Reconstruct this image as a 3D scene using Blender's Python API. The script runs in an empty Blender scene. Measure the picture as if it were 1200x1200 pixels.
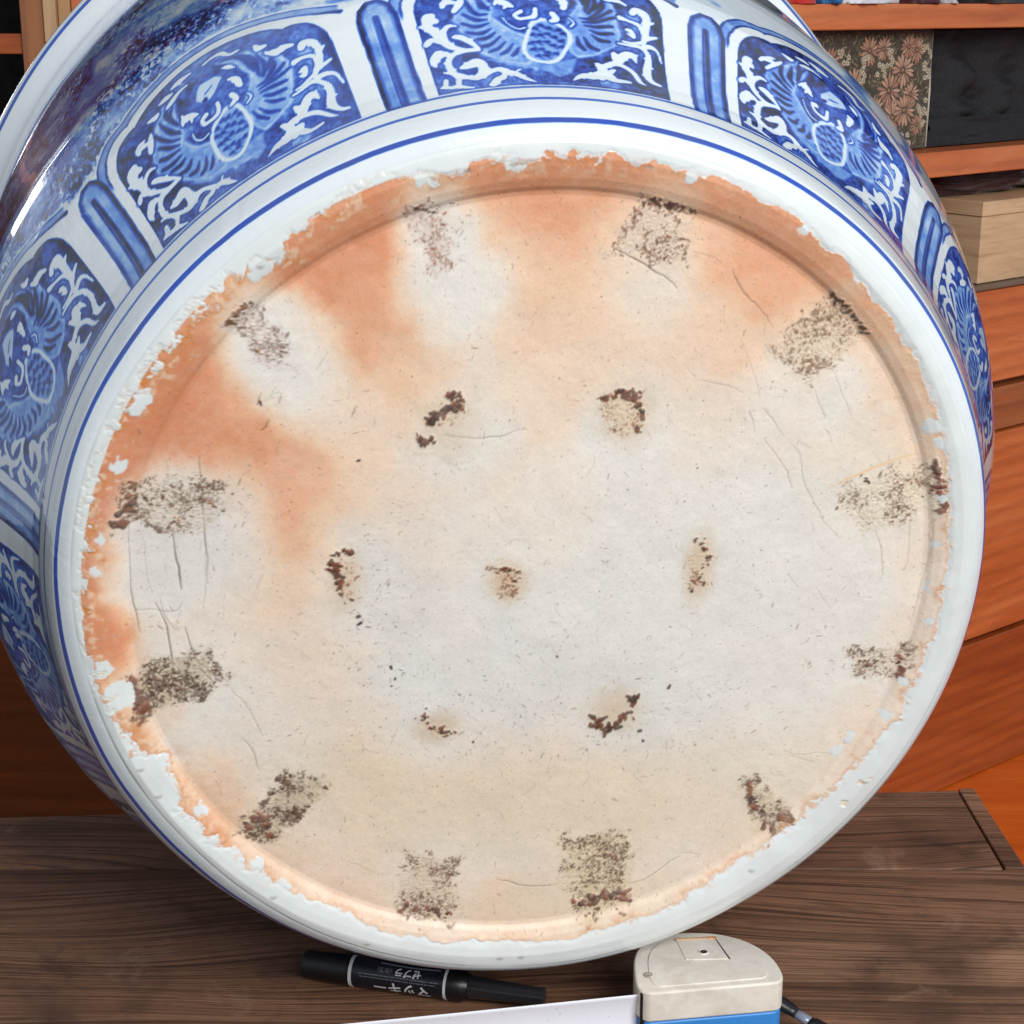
import bpy, math, random, json
import numpy as np
from mathutils import Matrix, Vector

sc = bpy.context.scene
COL = sc.collection
R = math.radians

# ------------------------------------------------------------------ camera
cam_d = bpy.data.cameras.new("camera"); cam = bpy.data.objects.new("camera", cam_d); COL.objects.link(cam)
CAM_H = 0.5526
cam.location = (0, 0, CAM_H)
cam.rotation_euler = (R(90 - 16.4276), 0, 0)
cam_d.sensor_width = 36; cam_d.lens = 61.05; cam_d.clip_start = .02; cam_d.clip_end = 60
sc.camera = cam

# ------------------------------------------------------------------ world, lamps, exposure
w = bpy.data.worlds.new("World"); sc.world = w; w.use_nodes = True
bg = w.node_tree.nodes["Background"]
bg.inputs[0].default_value = (.80, .89, 1.0, 1); bg.inputs[1].default_value = 0.40
def area(name, loc, target, sx, sy, power, col):
    l = bpy.data.lights.new(name, 'AREA'); l.shape = 'RECTANGLE'; l.size = sx; l.size_y = sy
    l.energy = power; l.color = col
    o = bpy.data.objects.new(name, l); COL.objects.link(o)
    o.location = loc
    o.rotation_euler = (Vector(target) - Vector(loc)).to_track_quat('-Z', 'Y').to_euler()
    return o
area("daylight_opening", (1.25, -1.15, 1.75), (.05, .95, .2), 1.7, 1.3, 74, (1, .992, .975))
area("window_pane_wide", (-1.62, 2.46, .78), (-.25, .9, .45), .10, .24, 1.1, (.97, .98, 1))
area("window_pane_narrow", (-1.42, 2.62, .80), (-.25, .9, .45), .04, .26, .5, (.97, .98, 1))
sc.view_settings.view_transform = 'Standard'; sc.view_settings.look = 'None'
sc.view_settings.exposure = 0.15; sc.view_settings.gamma = 1

# ------------------------------------------------------------------ small helpers
def lin(r, g, b):
    f = lambda c: (c/255/12.92) if c/255 <= .04045 else ((c/255+.055)/1.055)**2.4
    return (f(r), f(g), f(b))
def tag(o, label=None, cat=None, group=None, kind=None):
    if label: o["label"] = label
    if cat: o["category"] = cat
    if group: o["group"] = group
    if kind: o["kind"] = kind
    return o
def thing(name, label, cat, M=None, group=None):
    o = bpy.data.objects.new(name, None); COL.objects.link(o); o.empty_display_size = .02
    if M is not None: o.matrix_world = M
    return tag(o, label, cat, group)
def mesh(name, verts, faces, mat, parent=None, smooth=False):
    me = bpy.data.meshes.new(name); me.from_pydata([tuple(v) for v in verts], [], faces); me.update()
    o = bpy.data.objects.new(name, me); COL.objects.link(o)
    if mat: me.materials.append(mat)
    if parent: o.parent = parent
    if smooth:
        for p in me.polygons: p.use_smooth = True
    return o
def bevel(o, wd, seg=2, angle=30):
    m = o.modifiers.new("b", 'BEVEL'); m.width = wd; m.segments = seg; m.limit_method = 'ANGLE'; m.angle_limit = R(angle)
    for p in o.data.polygons: p.use_smooth = True
    n = o.modifiers.new("n", 'WEIGHTED_NORMAL'); n.keep_sharp = True
    return o
BF = [(0,3,2,1),(4,5,6,7),(0,1,5,4),(1,2,6,5),(2,3,7,6),(3,0,4,7)]
def box(name, a, b, mat, parent=None, bv=.0015):
    (x0,y0,z0),(x1,y1,z1) = a, b
    v = [(x0,y0,z0),(x1,y0,z0),(x1,y1,z0),(x0,y1,z0),(x0,y0,z1),(x1,y0,z1),(x1,y1,z1),(x0,y1,z1)]
    o = mesh(name, v, BF, mat, parent)
    return bevel(o, bv) if bv else o
def prism(name, poly, z0, z1, mat, parent=None, bv=.001, seg=2):
    n = len(poly)
    v = [(x,y,z0) for x,y in poly] + [(x,y,z1) for x,y in poly]
    fc = [tuple(range(n))[::-1], tuple(range(n,2*n))] + [(i,(i+1)%n,n+(i+1)%n,n+i) for i in range(n)]
    o = mesh(name, v, fc, mat, parent)
    return bevel(o, bv, seg) if bv else o
def lathe_x(name, prof, mat, parent, seg=40, facet=0):
    """prof: list of (x, r); revolved about the x axis."""
    v=[]; fc=[]
    for x,r in prof:
        for k in range(seg):
            a=2*math.pi*k/seg; rr=r
            if facet: rr = r*(1-.07*(.5+.5*math.cos(a*facet)))
            v.append((x, rr*math.cos(a), rr*math.sin(a)))
    for i in range(len(prof)-1):
        for k in range(seg):
            fc.append((i*seg+k, i*seg+(k+1)%seg, (i+1)*seg+(k+1)%seg, (i+1)*seg+k))
    fc.append(tuple(range(seg))[::-1]); fc.append(tuple(range((len(prof)-1)*seg, len(prof)*seg)))
    o = mesh(name, v, fc, mat, parent, smooth=True)
    m=o.modifiers.new("e",'EDGE_SPLIT'); m.split_angle=R(40)
    return o
def tube(name, pts, rx, mat, parent=None, seg=12, flat=1.0):
    P=[Vector(p) for p in pts]; v=[]; fc=[]
    for i,p in enumerate(P):
        t=(P[min(i+1,len(P)-1)]-P[max(i-1,0)]).normalized(); s=t.cross(Vector((0,0,1))).normalized(); u=s.cross(t)
        r = rx[i] if isinstance(rx,(list,tuple)) else rx
        for k in range(seg):
            a=2*math.pi*k/seg; v.append(p+s*r*math.cos(a)+u*r*flat*math.sin(a))
    for i in range(len(P)-1):
        for k in range(seg): fc.append((i*seg+k,i*seg+(k+1)%seg,(i+1)*seg+(k+1)%seg,(i+1)*seg+k))
    fc.append(tuple(range(seg))[::-1]); fc.append(tuple(range((len(P)-1)*seg,len(P)*seg)))
    return mesh(name, v, fc, mat, parent, smooth=True)

# ------------------------------------------------------------------ node helpers
class NT:
    def __init__(s, name):
        s.m = bpy.data.materials.new(name); s.m.use_nodes = True
        s.t = s.m.node_tree; s.n = s.t.nodes; s.p = s.n["Principled BSDF"]
    def new(s, ty, **kw):
        n = s.n.new(ty)
        for k,v in kw.items():
            if k.startswith('i_'):
                key=k[2:]; key=int(key) if key.isdigit() else key.replace('_',' ')
                n.inputs[key].default_value=v
            else: setattr(n,k,v)
        return n
    def link(s,a,b): s.t.links.new(a,b)
    def coord(s, scale=(1,1,1), which='Object', rot=(0,0,0)):
        c=s.new('ShaderNodeTexCoord'); m=s.new('ShaderNodeMapping'); m.inputs['Scale'].default_value=scale; m.inputs['Rotation'].default_value=rot
        s.link(c.outputs[which], m.inputs['Vector']); return m.outputs[0]
    def noise(s, vec, scale, detail=4, rough=.55, dist=0):
        n=s.new('ShaderNodeTexNoise', i_Scale=scale, i_Detail=detail, i_Roughness=rough, i_Distortion=dist); s.link(vec,n.inputs['Vector']); return n.outputs['Fac']
    def ramp(s, fac, stops, interp='LINEAR'):
        r=s.new('ShaderNodeValToRGB'); e=r.color_ramp.elements; r.color_ramp.interpolation=interp
        while len(e)<len(stops): e.new(.5)
        for k,(p,c) in enumerate(stops):
            e[k].position=p; e[k].color=(*c,1) if len(c)==3 else c
        s.link(fac, r.inputs[0]); return r.outputs[0]
    def val(s, fac, lo, hi, a=0., b=1.):
        m=s.new('ShaderNodeMapRange'); m.inputs[1].default_value=lo; m.inputs[2].default_value=hi; m.inputs[3].default_value=a; m.inputs[4].default_value=b
        s.link(fac,m.inputs[0]); return m.outputs[0]
    def math(s, op, a, b=None, c=None):
        m=s.new('ShaderNodeMath', operation=op)
        for i,x in enumerate((a,b,c)):
            if x is None: continue
            if isinstance(x,(int,float)): m.inputs[i].default_value=x
            else: s.link(x,m.inputs[i])
        return m.outputs[0]
    def mix(s, fac, a, b, blend='MIX'):
        m=s.new('ShaderNodeMix', data_type='RGBA', blend_type=blend)
        for sock,x in ((m.inputs['Factor'],fac),(m.inputs[6],a),(m.inputs[7],b)):
            if isinstance(x,(int,float)): sock.default_value=x
            elif isinstance(x,tuple): sock.default_value=(*x,1) if len(x)==3 else x
            else: s.link(x,sock)
        return m.outputs[2]
    def attr(s,name,out='Fac'):
        a=s.new('ShaderNodeAttribute'); a.attribute_name=name; return a.outputs[out]
    def bump(s, h, dist, strength=1.):
        b=s.new('ShaderNodeBump'); b.inputs['Strength'].default_value=strength; b.inputs['Distance'].default_value=dist
        s.link(h,b.inputs['Height']); s.link(b.outputs[0],s.p.inputs['Normal']); return b
    def base(s,c):
        if isinstance(c,tuple): s.p.inputs['Base Color'].default_value=(*c,1)
        else: s.link(c,s.p.inputs['Base Color'])
    def rough(s,c):
        if isinstance(c,(int,float)): s.p.inputs['Roughness'].default_value=c
        else: s.link(c,s.p.inputs['Roughness'])

def plain(name, col, rough=.5, bumps=None, spec=.5, vary=.12, vscale=30):
    t=NT(name); v=t.coord()
    n=t.noise(v,vscale,4)
    t.base(t.mix(n, tuple(c*(1-vary) for c in col), tuple(min(1,c*(1+vary)) for c in col)))
    t.rough(t.val(t.noise(v,vscale*2,3),.3,.7,rough*.85,min(1,rough*1.15)))
    t.p.inputs['Specular IOR Level'].default_value=spec
    if bumps: t.bump(t.noise(v,bumps[0],3),bumps[1])
    return t.m

def lacquer_wood(name, c1, c2, c3, axis='x', rough=.28, scale=1.0, seed=0.):
    t=NT(name)
    sc_={'x':(1.2,9,9),'z':(9,9,1.2)}[axis]
    v=t.coord(tuple(k*scale for k in sc_)); m=v.node; m.inputs['Location'].default_value=(seed,seed*.7,seed*1.3)
    a=t.noise(v,2.2,5,.6,1.2); b=t.noise(v,14,4,.65,.6)
    g=t.new('ShaderNodeTexWave', i_Scale=1.6, i_Distortion=7, i_Detail=3, wave_type='BANDS', bands_direction='Z' if axis=='x' else 'X'); t.link(v,g.inputs['Vector'])
    base=t.ramp(a,[(.28,c1),(.5,c2),(.72,c3)])
    base=t.mix(t.val(g.outputs['Fac'],.3,1,0,.28), base, tuple(k*.62 for k in c1))
    base=t.mix(t.val(b,.52,.75,0,.4), base, tuple(k*.7 for k in c1))
    t.base(base); t.rough(t.val(b,.3,.7,rough*.8,rough*1.35))
    t.bump(t.math('ADD',b,t.math('MULTIPLY',g.outputs['Fac'],.4)),.0004)
    return t.m

# ------------------------------------------------------------------ canvases in millimetres for painted decoration
def up(a, h, w_):
    """bilinear resize"""
    H,W=a.shape; y=np.linspace(0,H-1,h); x=np.linspace(0,W-1,w_)
    yi=np.clip(y.astype(int),0,H-2); xi=np.clip(x.astype(int),0,W-2); fy=(y-yi)[:,None]; fx=(x-xi)[None]
    fy=fy*fy*(3-2*fy); fx=fx*fx*(3-2*fx)
    A=a[yi][:,xi]; B=a[yi][:,xi+1]; Cc=a[yi+1][:,xi]; D=a[yi+1][:,xi+1]
    return (A*(1-fx)+B*fx)*(1-fy)+(Cc*(1-fx)+D*fx)*fy
def fbm(shape, cell, octs=4, gain=.5, seed=0):
    r=np.random.default_rng(seed); out=np.zeros(shape); amp=1; tot=0
    for o in range(octs):
        n=(max(3,int(shape[0]/cell)+2), max(3,int(shape[1]/cell)+2))
        out+=amp*up(r.random(n),*shape); tot+=amp; amp*=gain; cell/=2
        if cell<1.2: break
    out/=tot
    return (out-out.mean())/(out.std()+1e-9)
class Canvas:
    def __init__(s,x0,y0,x1,y1,res):
        s.x0,s.y0,s.res=x0,y0,res; s.w=int((x1-x0)/res)+1; s.h=int((y1-y0)/res)+1
        s.X=x0+np.arange(s.w)*res; s.Y=y0+np.arange(s.h)*res
        s.GX,s.GY=np.meshgrid(s.X,s.Y)
    def new(s,v=0.): return np.full((s.h,s.w),v,float)
    def win(s,xa,ya,xb,yb):
        i0=max(0,int((xa-s.x0)/s.res)); i1=min(s.w,int((xb-s.x0)/s.res)+2); j0=max(0,int((ya-s.y0)/s.res)); j1=min(s.h,int((yb-s.y0)/s.res)+2)
        return (slice(j0,max(j0,j1)),slice(i0,max(i0,i1)))
    def sdist(s,pts,w=None,pad=6):
        """signed distance (mm) outside a variable-width stroke within its window"""
        P=np.array(pts,float)
        if P.shape[1]==2: P=np.c_[P,np.full(len(P),w if w else 1.)]
        mw=P[:,2].max()/2+pad
        sl=s.win(P[:,0].min()-mw,P[:,1].min()-mw,P[:,0].max()+mw,P[:,1].max()+mw)
        gx,gy=s.GX[sl],s.GY[sl]; D=np.full(gx.shape,1e3)
        if len(P)==1: return sl, np.hypot(gx-P[0,0],gy-P[0,1])-P[0,2]/2
        for a,b in zip(P[:-1],P[1:]):
            dx,dy=b[0]-a[0],b[1]-a[1]; L=dx*dx+dy*dy+1e-9
            t=np.clip(((gx-a[0])*dx+(gy-a[1])*dy)/L,0,1)
            D=np.minimum(D,np.hypot(gx-a[0]-t*dx,gy-a[1]-t*dy)-(a[2]+t*(b[2]-a[2]))/2)
        return sl,D
    def stroke(s,arr,pts,val,w=None,soft=.25,grow=0.,alpha=1.):
        sl,D=s.sdist(pts,w,pad=3+soft*3+grow)
        al=np.clip(.5-(D-grow)/(2*soft),0,1)*alpha
        arr[sl]=arr[sl]*(1-al)+val*al
    def inside(s,poly,sl=None):
        P=np.array(poly,float)[:,:2]
        if sl is None: sl=s.win(P[:,0].min()-12,P[:,1].min()-12,P[:,0].max()+12,P[:,1].max()+12)
        gx,gy=s.GX[sl],s.GY[sl]; ins=np.zeros(gx.shape,bool)
        for (ax,ay),(bx,by) in zip(P,np.roll(P,-1,0)):
            c=((ay>gy)!=(by>gy)); xx=ax+(gy-ay)/(by-ay+1e-12)*(bx-ax); ins^=c&(gx<xx)
        return sl,ins
    def polysd(s,poly,pad=12):
        P=[tuple(q[:2]) for q in poly]; P=P+[P[0]]
        sl,D=s.sdist(P,1e-6,pad); _,ins=s.inside(poly,sl)
        return sl,np.where(ins,-D,D)
    def fill(s,arr,poly,val,soft=.3,alpha=1.,grow=0.):
        sl,D=s.polysd(poly,pad=3+3*soft+grow); al=np.clip(.5-(D-grow)/(2*soft),0,1)*alpha
        arr[sl]=arr[sl]*(1-al)+val*al
    def sample(s,arr,x,y):
        u=np.clip((x-s.x0)/s.res,0,s.w-1.001); v=np.clip((y-s.y0)/s.res,0,s.h-1.001); i=u.astype(int); j=v.astype(int); fx=u-i; fy=v-j
        if arr.ndim==3: fx=fx[...,None]; fy=fy[...,None]
        return (arr[j,i]*(1-fx)+arr[j,i+1]*fx)*(1-fy)+(arr[j+1,i]*(1-fx)+arr[j+1,i+1]*fx)*fy
def smooth(pts,n=4):
    P=np.array(pts,float)
    if len(P)<3: return P
    Q=np.vstack([2*P[0]-P[1],P,2*P[-1]-P[-2]]); out=[]
    for i in range(1,len(Q)-2):
        for t in np.linspace(0,1,n,endpoint=False):
            a,b,c,d=Q[i-1],Q[i],Q[i+1],Q[i+2]
            out.append(.5*((2*b)+(-a+c)*t+(2*a-5*b+4*c-d)*t*t+(-a+3*b-3*c+d)*t**3))
    out.append(P[-1]); out=np.array(out)
    if out.shape[1]>2: out[:,2]=np.maximum(out[:,2],.3)
    return out
def lerp(a,b,t): return a*(1-t)+b*t
def sstep(a,b,x): t=np.clip((x-a)/(b-a),0,1); return t*t*(3-2*t)

def set_attr(me,name,arr):
    if arr.ndim==2:
        a=me.attributes.new(name,'FLOAT_COLOR','POINT'); c=np.ones((len(arr),4),np.float32); c[:,:3]=arr; a.data.foreach_set('color',c.ravel())
    else:
        a=me.attributes.new(name,'FLOAT','POINT'); a.data.foreach_set('value',arr.astype(np.float32).ravel())
def grid_mesh(name, co, nr, nc, mat, parent, wrap=False, flip=False):
    """co: (nr*nc,3) row-major grid."""
    me=bpy.data.meshes.new(name); I=np.arange(nr*nc).reshape(nr,nc)
    a=I[:-1]; b=I[1:]
    if wrap: A=a; B=np.roll(a,-1,1); Cc=np.roll(b,-1,1); D=b
    else: A=a[:,:-1]; B=a[:,1:]; Cc=b[:,1:]; D=b[:,:-1]
    Q=np.stack([A,B,Cc,D],-1).reshape(-1,4)
    if flip: Q=Q[:,::-1]
    nq=len(Q); me.vertices.add(len(co)); me.vertices.foreach_set('co',co.astype(np.float32).ravel())
    me.loops.add(nq*4); me.loops.foreach_set('vertex_index',Q.astype(np.int32).ravel())
    me.polygons.add(nq); me.polygons.foreach_set('loop_start',np.arange(0,nq*4,4,dtype=np.int32))
    me.polygons.foreach_set('use_smooth',np.ones(nq,bool))
    me.update(calc_edges=True)
    o=bpy.data.objects.new(name,me); COL.objects.link(o); me.materials.append(mat); o.parent=parent
    return o

# =================================================================== SETTING
ORANGE=(lin(184,94,48),lin(206,114,62),lin(218,132,80))
m_orange = lacquer_wood("orange_lacquered_wood", *ORANGE)
m_orange_b = lacquer_wood("orange_lacquered_wood_board", lin(186,92,42), lin(210,114,58), lin(224,132,78), seed=3.1, rough=.35)
m_red = lacquer_wood("red_brown_lacquered_wood", lin(152,70,30), lin(174,86,38), lin(188,98,50), seed=7.7)
m_dim = lacquer_wood("shaded_orange_wood", lin(112,54,24), lin(134,66,30), lin(148,78,38), seed=11.7, scale=.7)  # the same orange wood, with shade put into a darker colour
m_floor = lacquer_wood("orange_floor_wood", lin(196,84,18), lin(222,104,30), lin(232,122,44), seed=5.2, scale=.8, rough=.3)
m_brown = lacquer_wood("brown_cabinet_wood", lin(140,88,54), lin(168,108,68), lin(184,124,80), axis='z', rough=.5, seed=2.2)
m_pale = lacquer_wood("pale_cypress_wood", lin(190,150,112), lin(206,168,128), lin(216,180,142), axis='z', rough=.55, seed=4.4)
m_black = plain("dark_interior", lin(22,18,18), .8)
m_wall = plain("dark_wall_plaster", lin(60,52,46), .9, (60,.001))

tag(box("floor", (-3,-1.5,-.70), (4,4.2,-.56), plain("dark_unseen_floor", lin(74,68,62), .8, (40,.001)), bv=0), kind='structure')  # unseen floor, coloured dark to keep orange reflections off the jar
tag(box("wooden_step", (.10,.6,-.558), (4,4.1,-.50), m_floor), kind='structure')
tag(box("wall", (-3,3.9,-.50), (4,4.1,3.0), m_wall, bv=0), kind='structure')

# =================================================================== BENCH
def bench_wood(name, seed):
    t=NT(name)
    c=t.new('ShaderNodeTexCoord'); sep=t.new('ShaderNodeSeparateXYZ'); t.link(c.outputs['Object'],sep.inputs[0])
    vw=t.coord((1.3,4.5,4.5)); vw.node.inputs['Location'].default_value=(seed,seed*1.7,0)
    warp=t.math('MULTIPLY',t.math('SUBTRACT',t.noise(vw,1.0,2,.5,.2),.5),.16)
    yw=t.math('ADD',sep.outputs[1],t.math('ADD',warp,seed))
    def along(kx,ky,scale,detail,rough):
        cb_=t.new('ShaderNodeCombineXYZ'); t.link(t.math('MULTIPLY',sep.outputs[0],kx),cb_.inputs[0]); t.link(t.math('MULTIPLY',yw,ky),cb_.inputs[1]); t.link(sep.outputs[2],cb_.inputs[2])
        return t.noise(cb_.outputs[0],scale,detail,rough)
    rings=along(.5,34,1.6,3,.55); fine=along(3.,230,1.3,4,.65); fleck=along(14,420,1.2,3,.6); board=along(.8,7,1.2,3,.5)
    v=t.coord(); v.node.inputs['Location'].default_value=(seed,seed,0); big=t.noise(v,5,4,.6,.5); blot=t.noise(v,19,5,.65,.5)
    base=t.ramp(board,[(.3,lin(100,66,49)),(.5,lin(132,94,71)),(.7,lin(162,122,94))])
    base=t.mix(t.val(rings,.54,.64,0,.52), base, lin(50,31,24))
    base=t.mix(t.val(rings,.40,.30,0,.30), base, lin(146,116,94))
    base=t.mix(t.val(fine,.50,.64,0,.72), base, lin(48,29,22))
    base=t.mix(t.val(fine,.44,.30,0,.30), base, lin(148,120,98))
    base=t.mix(t.val(fleck,.52,.66,0,.5), base, lin(48,31,24))
    base=t.mix(t.val(big,.50,.66,0,.65), base, lin(62,42,34))
    base=t.mix(t.val(blot,.54,.70,0,.55), base, lin(54,36,28)); base=t.mix(t.val(blot,.40,.30,0,.35), base, lin(160,128,104))
    vo=t.new('ShaderNodeTexVoronoi', feature='DISTANCE_TO_EDGE', i_Scale=9.); t.link(t.coord((1,.7,1),rot=(0,0,.5)),vo.inputs['Vector'])
    scr=t.math('MULTIPLY',t.val(vo.outputs[0],.0,.010,1,0),t.val(t.noise(v,23,2),.60,.66,0,1))
    base=t.mix(t.math('MULTIPLY',scr,.45), base, lin(160,130,106))
    t.base(base); t.rough(t.val(fine,.3,.7,.45,.70)); t.p.inputs['Specular IOR Level'].default_value=.3
    h=t.math('ADD',t.math('MULTIPLY',fine,-.7),t.math('ADD',t.math('MULTIPLY',rings,-1.2),t.math('MULTIPLY',fleck,-.3)))
    t.bump(h,.0016)
    return t.m
bench=thing("bench","low weathered dark brown plank bench that the blue and white jar lies on","bench",Matrix.Translation((0,1.0,0)))
def bbox_(name,a,b,mat,bv=.002):
    o=box(name,(a[0],a[1]-1.0,a[2]),(b[0],b[1]-1.0,b[2]),mat,bench,bv); return o
TAN=(1.158-1.114)/(.324+.361)
bm_a=bench_wood("weathered_bench_wood",1.3); bm_b=bench_wood("weathered_bench_wood_front",8.1)
prism("back_plank",[(-1.1,.0395),(.3262,.0385),(.3250,1.158-1.0),(-.361,.114),(-1.1,.066)],-.042,0,bm_a,bench,.0018)
prism("end_strip",[(.3268,.0385),(.3406,.0382),(.3372,.1592),(.3256,.1588)],-.042,.0008,bench_wood("dark_batten_wood",4.9),bench,.0012)
prism("front_plank",[(-1.1,-.33),(1.0,-.33),(1.0,.0372),(-1.1,.0388)],-.042,-.0004,bm_b,bench,.0018)
for x in (-.95,.28): box("leg",(x,-.28,-.50),(x+.045,.11,-.0425),bm_b,bench,.002)

# =================================================================== CABINET ON THE RIGHT (its face recedes to the right)
CD=Vector((.77498,.63198,0)); CN=Vector((-.63198,.77498,0))    # along the face, into the cabinet
CM=Matrix(((CD.x,CN.x,0,-.45),(CD.y,CN.y,0,1.35),(0,0,1,0),(0,0,0,1)))
cab=thing("cabinet","large orange lacquered shelf cabinet standing behind the bench on the right","cabinet",CM)
S0,S1=.62,2.6
def cb(name,s0,d0,z0,s1,d1,z1,mat,bv=.002): return box(name,(s0,d0,z0),(s1,d1,z1),mat,cab,bv)
cb("shelf_board",S0,0,.520,S1,.42,.5485,m_orange)
cb("shelf_board",S0,0,.3455,S1,.42,.3765,m_orange)
cb("counter_board",S0,-.004,.1965,S1,.42,.2035,plain("worn_counter_wood",lin(120,98,84),.6))
cb("drawer_front",S0,0,.072,S1,.02,.1955,m_orange_b)
cb("carcass",S0,.022,-.50,S1,.42,.1950,m_dim,.002)
cb("rail",S0,.004,.003,S1,.0215,.062,m_brown if False else lacquer_wood("brown_rail_wood",lin(150,84,44),lin(172,98,54),lin(184,112,66),seed=9.1))
cb("sliding_panel",S0,.0,-.286,S1,.0205,.0005,m_orange_b)
cb("sliding_panel",S0,.0,-.4985,S1,.0205,-.294,m_red)
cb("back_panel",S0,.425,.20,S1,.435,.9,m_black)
cb("end_panel",S0-.03,0,-.5,S0-.001,.43,.9,m_orange)
cb("end_panel",S1+.001,0,-.5,S1+.03,.43,.9,m_orange)

# wooden storage box on the counter
def wood_box_mat():
    t=NT("bare_paulownia_wood"); v=t.coord((2,2,14)); vv=t.coord((3,3,60))
    a=t.noise(v,3,5,.6,.8); b=t.noise(vv,4,4,.6,.3)
    c=t.ramp(a,[(.3,lin(196,160,120)),(.55,lin(218,184,144)),(.75,lin(228,198,160))]); c=t.mix(t.val(b,.5,.75,0,.4),c,lin(150,112,76))
    t.base(c); t.rough(.6); t.bump(b,.0004); return t.m
m_kiri=wood_box_mat()
BM=CM@Matrix.Translation((1.352,.006,.2045))
wb=thing("storage_box","plain pale wooden storage box with a thin lid standing on the orange cabinet","box",BM)
box("box_body",(0,0,0),(.42,.20,.085),m_kiri,wb,.0012)
box("lid",(-.002,-.002,.0855),(.422,.202,.104),m_kiri,wb,.0012)

# tapestry covered case with flowers
def cloth(name,col,sc_=900,rough=.9,vary=.35):
    t=NT(name); v=t.coord()
    wv=t.new('ShaderNodeTexWave',i_Scale=sc_,wave_type='BANDS',bands_direction='X'); t.link(v,wv.inputs['Vector'])
    wz=t.new('ShaderNodeTexWave',i_Scale=sc_,wave_type='BANDS',bands_direction='Z'); t.link(v,wz.inputs['Vector'])
    h=t.math('ADD',wv.outputs['Fac'],wz.outputs['Fac'])
    n=t.noise(v,25,4)
    c=t.mix(n,tuple(k*(1-vary) for k in col),tuple(min(1,k*(1+vary)) for k in col)); t.base(c); t.rough(rough); t.bump(h,.0002); t.p.inputs['Sheen Weight'].default_value=.3
    return t.m
def tapestry():
    """woven pattern of daisies and small white blossoms painted into a dense mesh"""
    Wd,Hd=285.,142.; cv=Canvas(0,0,Wd,Hd,.62)
    base=np.array(lin(74,68,54)); r=np.random.default_rng(5)
    col=np.empty((cv.h,cv.w,3)); n=fbm((cv.h,cv.w),14,4,.6,3)
    for k in range(3): col[...,k]=base[k]*(1+.35*np.tanh(n))
    def put(pts,c,w=None,soft=.4):
        for k in range(3):
            ch=col[...,k]; cv.stroke(ch,pts,c[k],w,soft)
    greens=[lin(136,126,92),lin(152,140,104),lin(112,106,80),lin(142,116,84),lin(100,90,70)]
    for _ in range(1150):
        x,y=r.uniform(0,Wd),r.uniform(0,Hd); a=r.uniform(0,6.28); L=r.uniform(4,11); c=greens[r.integers(5)]
        b=a+r.uniform(-.9,.9); m_=(x+L*.5*math.cos(a),y+L*.5*math.sin(a)); e=(m_[0]+L*.5*math.cos(b),m_[1]+L*.5*math.sin(b))
        put([(x,y,.8),(*m_,4.2),(*e,.6)],lin(34,32,28)); put([(x,y,.4),(*m_,2.6),(*e,.4)],c)
    pink=[lin(190,146,120),lin(172,126,102),lin(204,164,138)]; whi=[lin(214,204,184),lin(196,180,152)]
    daisies=[(252,118,15),(228,95,20),(246,66,15),(205,72,20),(215,40,19),(236,48,19),(180,50,16),(262,30,12),(165,118,17),(140,80,18),(110,45,17),(95,105,18),(60,70,18),(30,110,17),(25,40,18),(190,120,14),(150,30,14),(236,122,14)]
    for (x,y,rad) in daisies:
        for k in range(15):
            a=2*math.pi*k/15+r.uniform(-.08,.08); R0=rad*r.uniform(.85,1.05)
            p=[(x+R0*.25*math.cos(a),y+R0*.25*math.sin(a),.8),(x+R0*.75*math.cos(a),y+R0*.75*math.sin(a),rad*.23),(x+R0*math.cos(a),y+R0*math.sin(a),rad*.12)]
            q=[(u,v_,w_+1.2) for u,v_,w_ in p]; put(q,lin(50,42,34)); put(p,pink[r.integers(3)])
        put([(x,y,rad*.36)],lin(96,58,46)); put([(x,y,rad*.2)],lin(176,140,96))
    for (x0,y0,nn) in [(272,118,5),(276,92,8),(266,50,7),(275,34,5),(200,108,9),(188,95,8),(158,104,7),(150,90,5),(222,12,5),(240,10,5),(192,30,5),(120,110,6),(80,30,7),(60,120,6),(10,75,7)]:
        for _ in range(nn):
            x=x0+r.uniform(-9,9); y=y0+r.uniform(-9,9)
            for k in range(5):
                a=2*math.pi*k/5+.3; put([(x+2.3*math.cos(a),y+2.3*math.sin(a),3.3)],lin(60,52,42)); 
            for k in range(5):
                a=2*math.pi*k/5+.3; put([(x+2.3*math.cos(a),y+2.3*math.sin(a),2.6)],whi[r.integers(2)])
            put([(x,y,1.6)],lin(120,96,60))
    t=NT("floral_tapestry"); t.base(t.attr('tint','Color')); t.rough(.95); t.p.inputs['Sheen Weight'].default_value=.2
    v=t.coord(); wv=t.new('ShaderNodeTexWave',i_Scale=420,wave_type='BANDS',bands_direction='DIAGONAL'); t.link(v,wv.inputs['Vector']); t.bump(wv.outputs['Fac'],.0003)
    nc,nr=cv.w,cv.h; X,Z=cv.GX/1000,cv.GY/1000
    lum=col.mean(-1); Y=-.0012*lum/.3 - .0015*np.sin(X*22)*np.cos(Z*15)
    edge=np.minimum(np.minimum(X,Wd/1000-X),np.minimum(Z,Hd/1000-Z)); Y=Y+.006*np.clip(1-edge/.006,0,1)**2
    T=thing("tapestry_case","upright case covered in brown tapestry with pink daisies and small white blossoms","case",CM@Matrix.Translation((.978,.03,.3775)))
    o=grid_mesh("tapestry_cover",np.stack([X.ravel(),Y.ravel(),Z.ravel()],1),nr,nc,t.m,T)
    set_attr(o.data,'tint',col.reshape(-1,3))
    box("case_core",(.001,.0062,.0005),(.284,.16,.1415),cloth("brown_case_cloth",lin(110,98,78)),T,.004)
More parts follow.
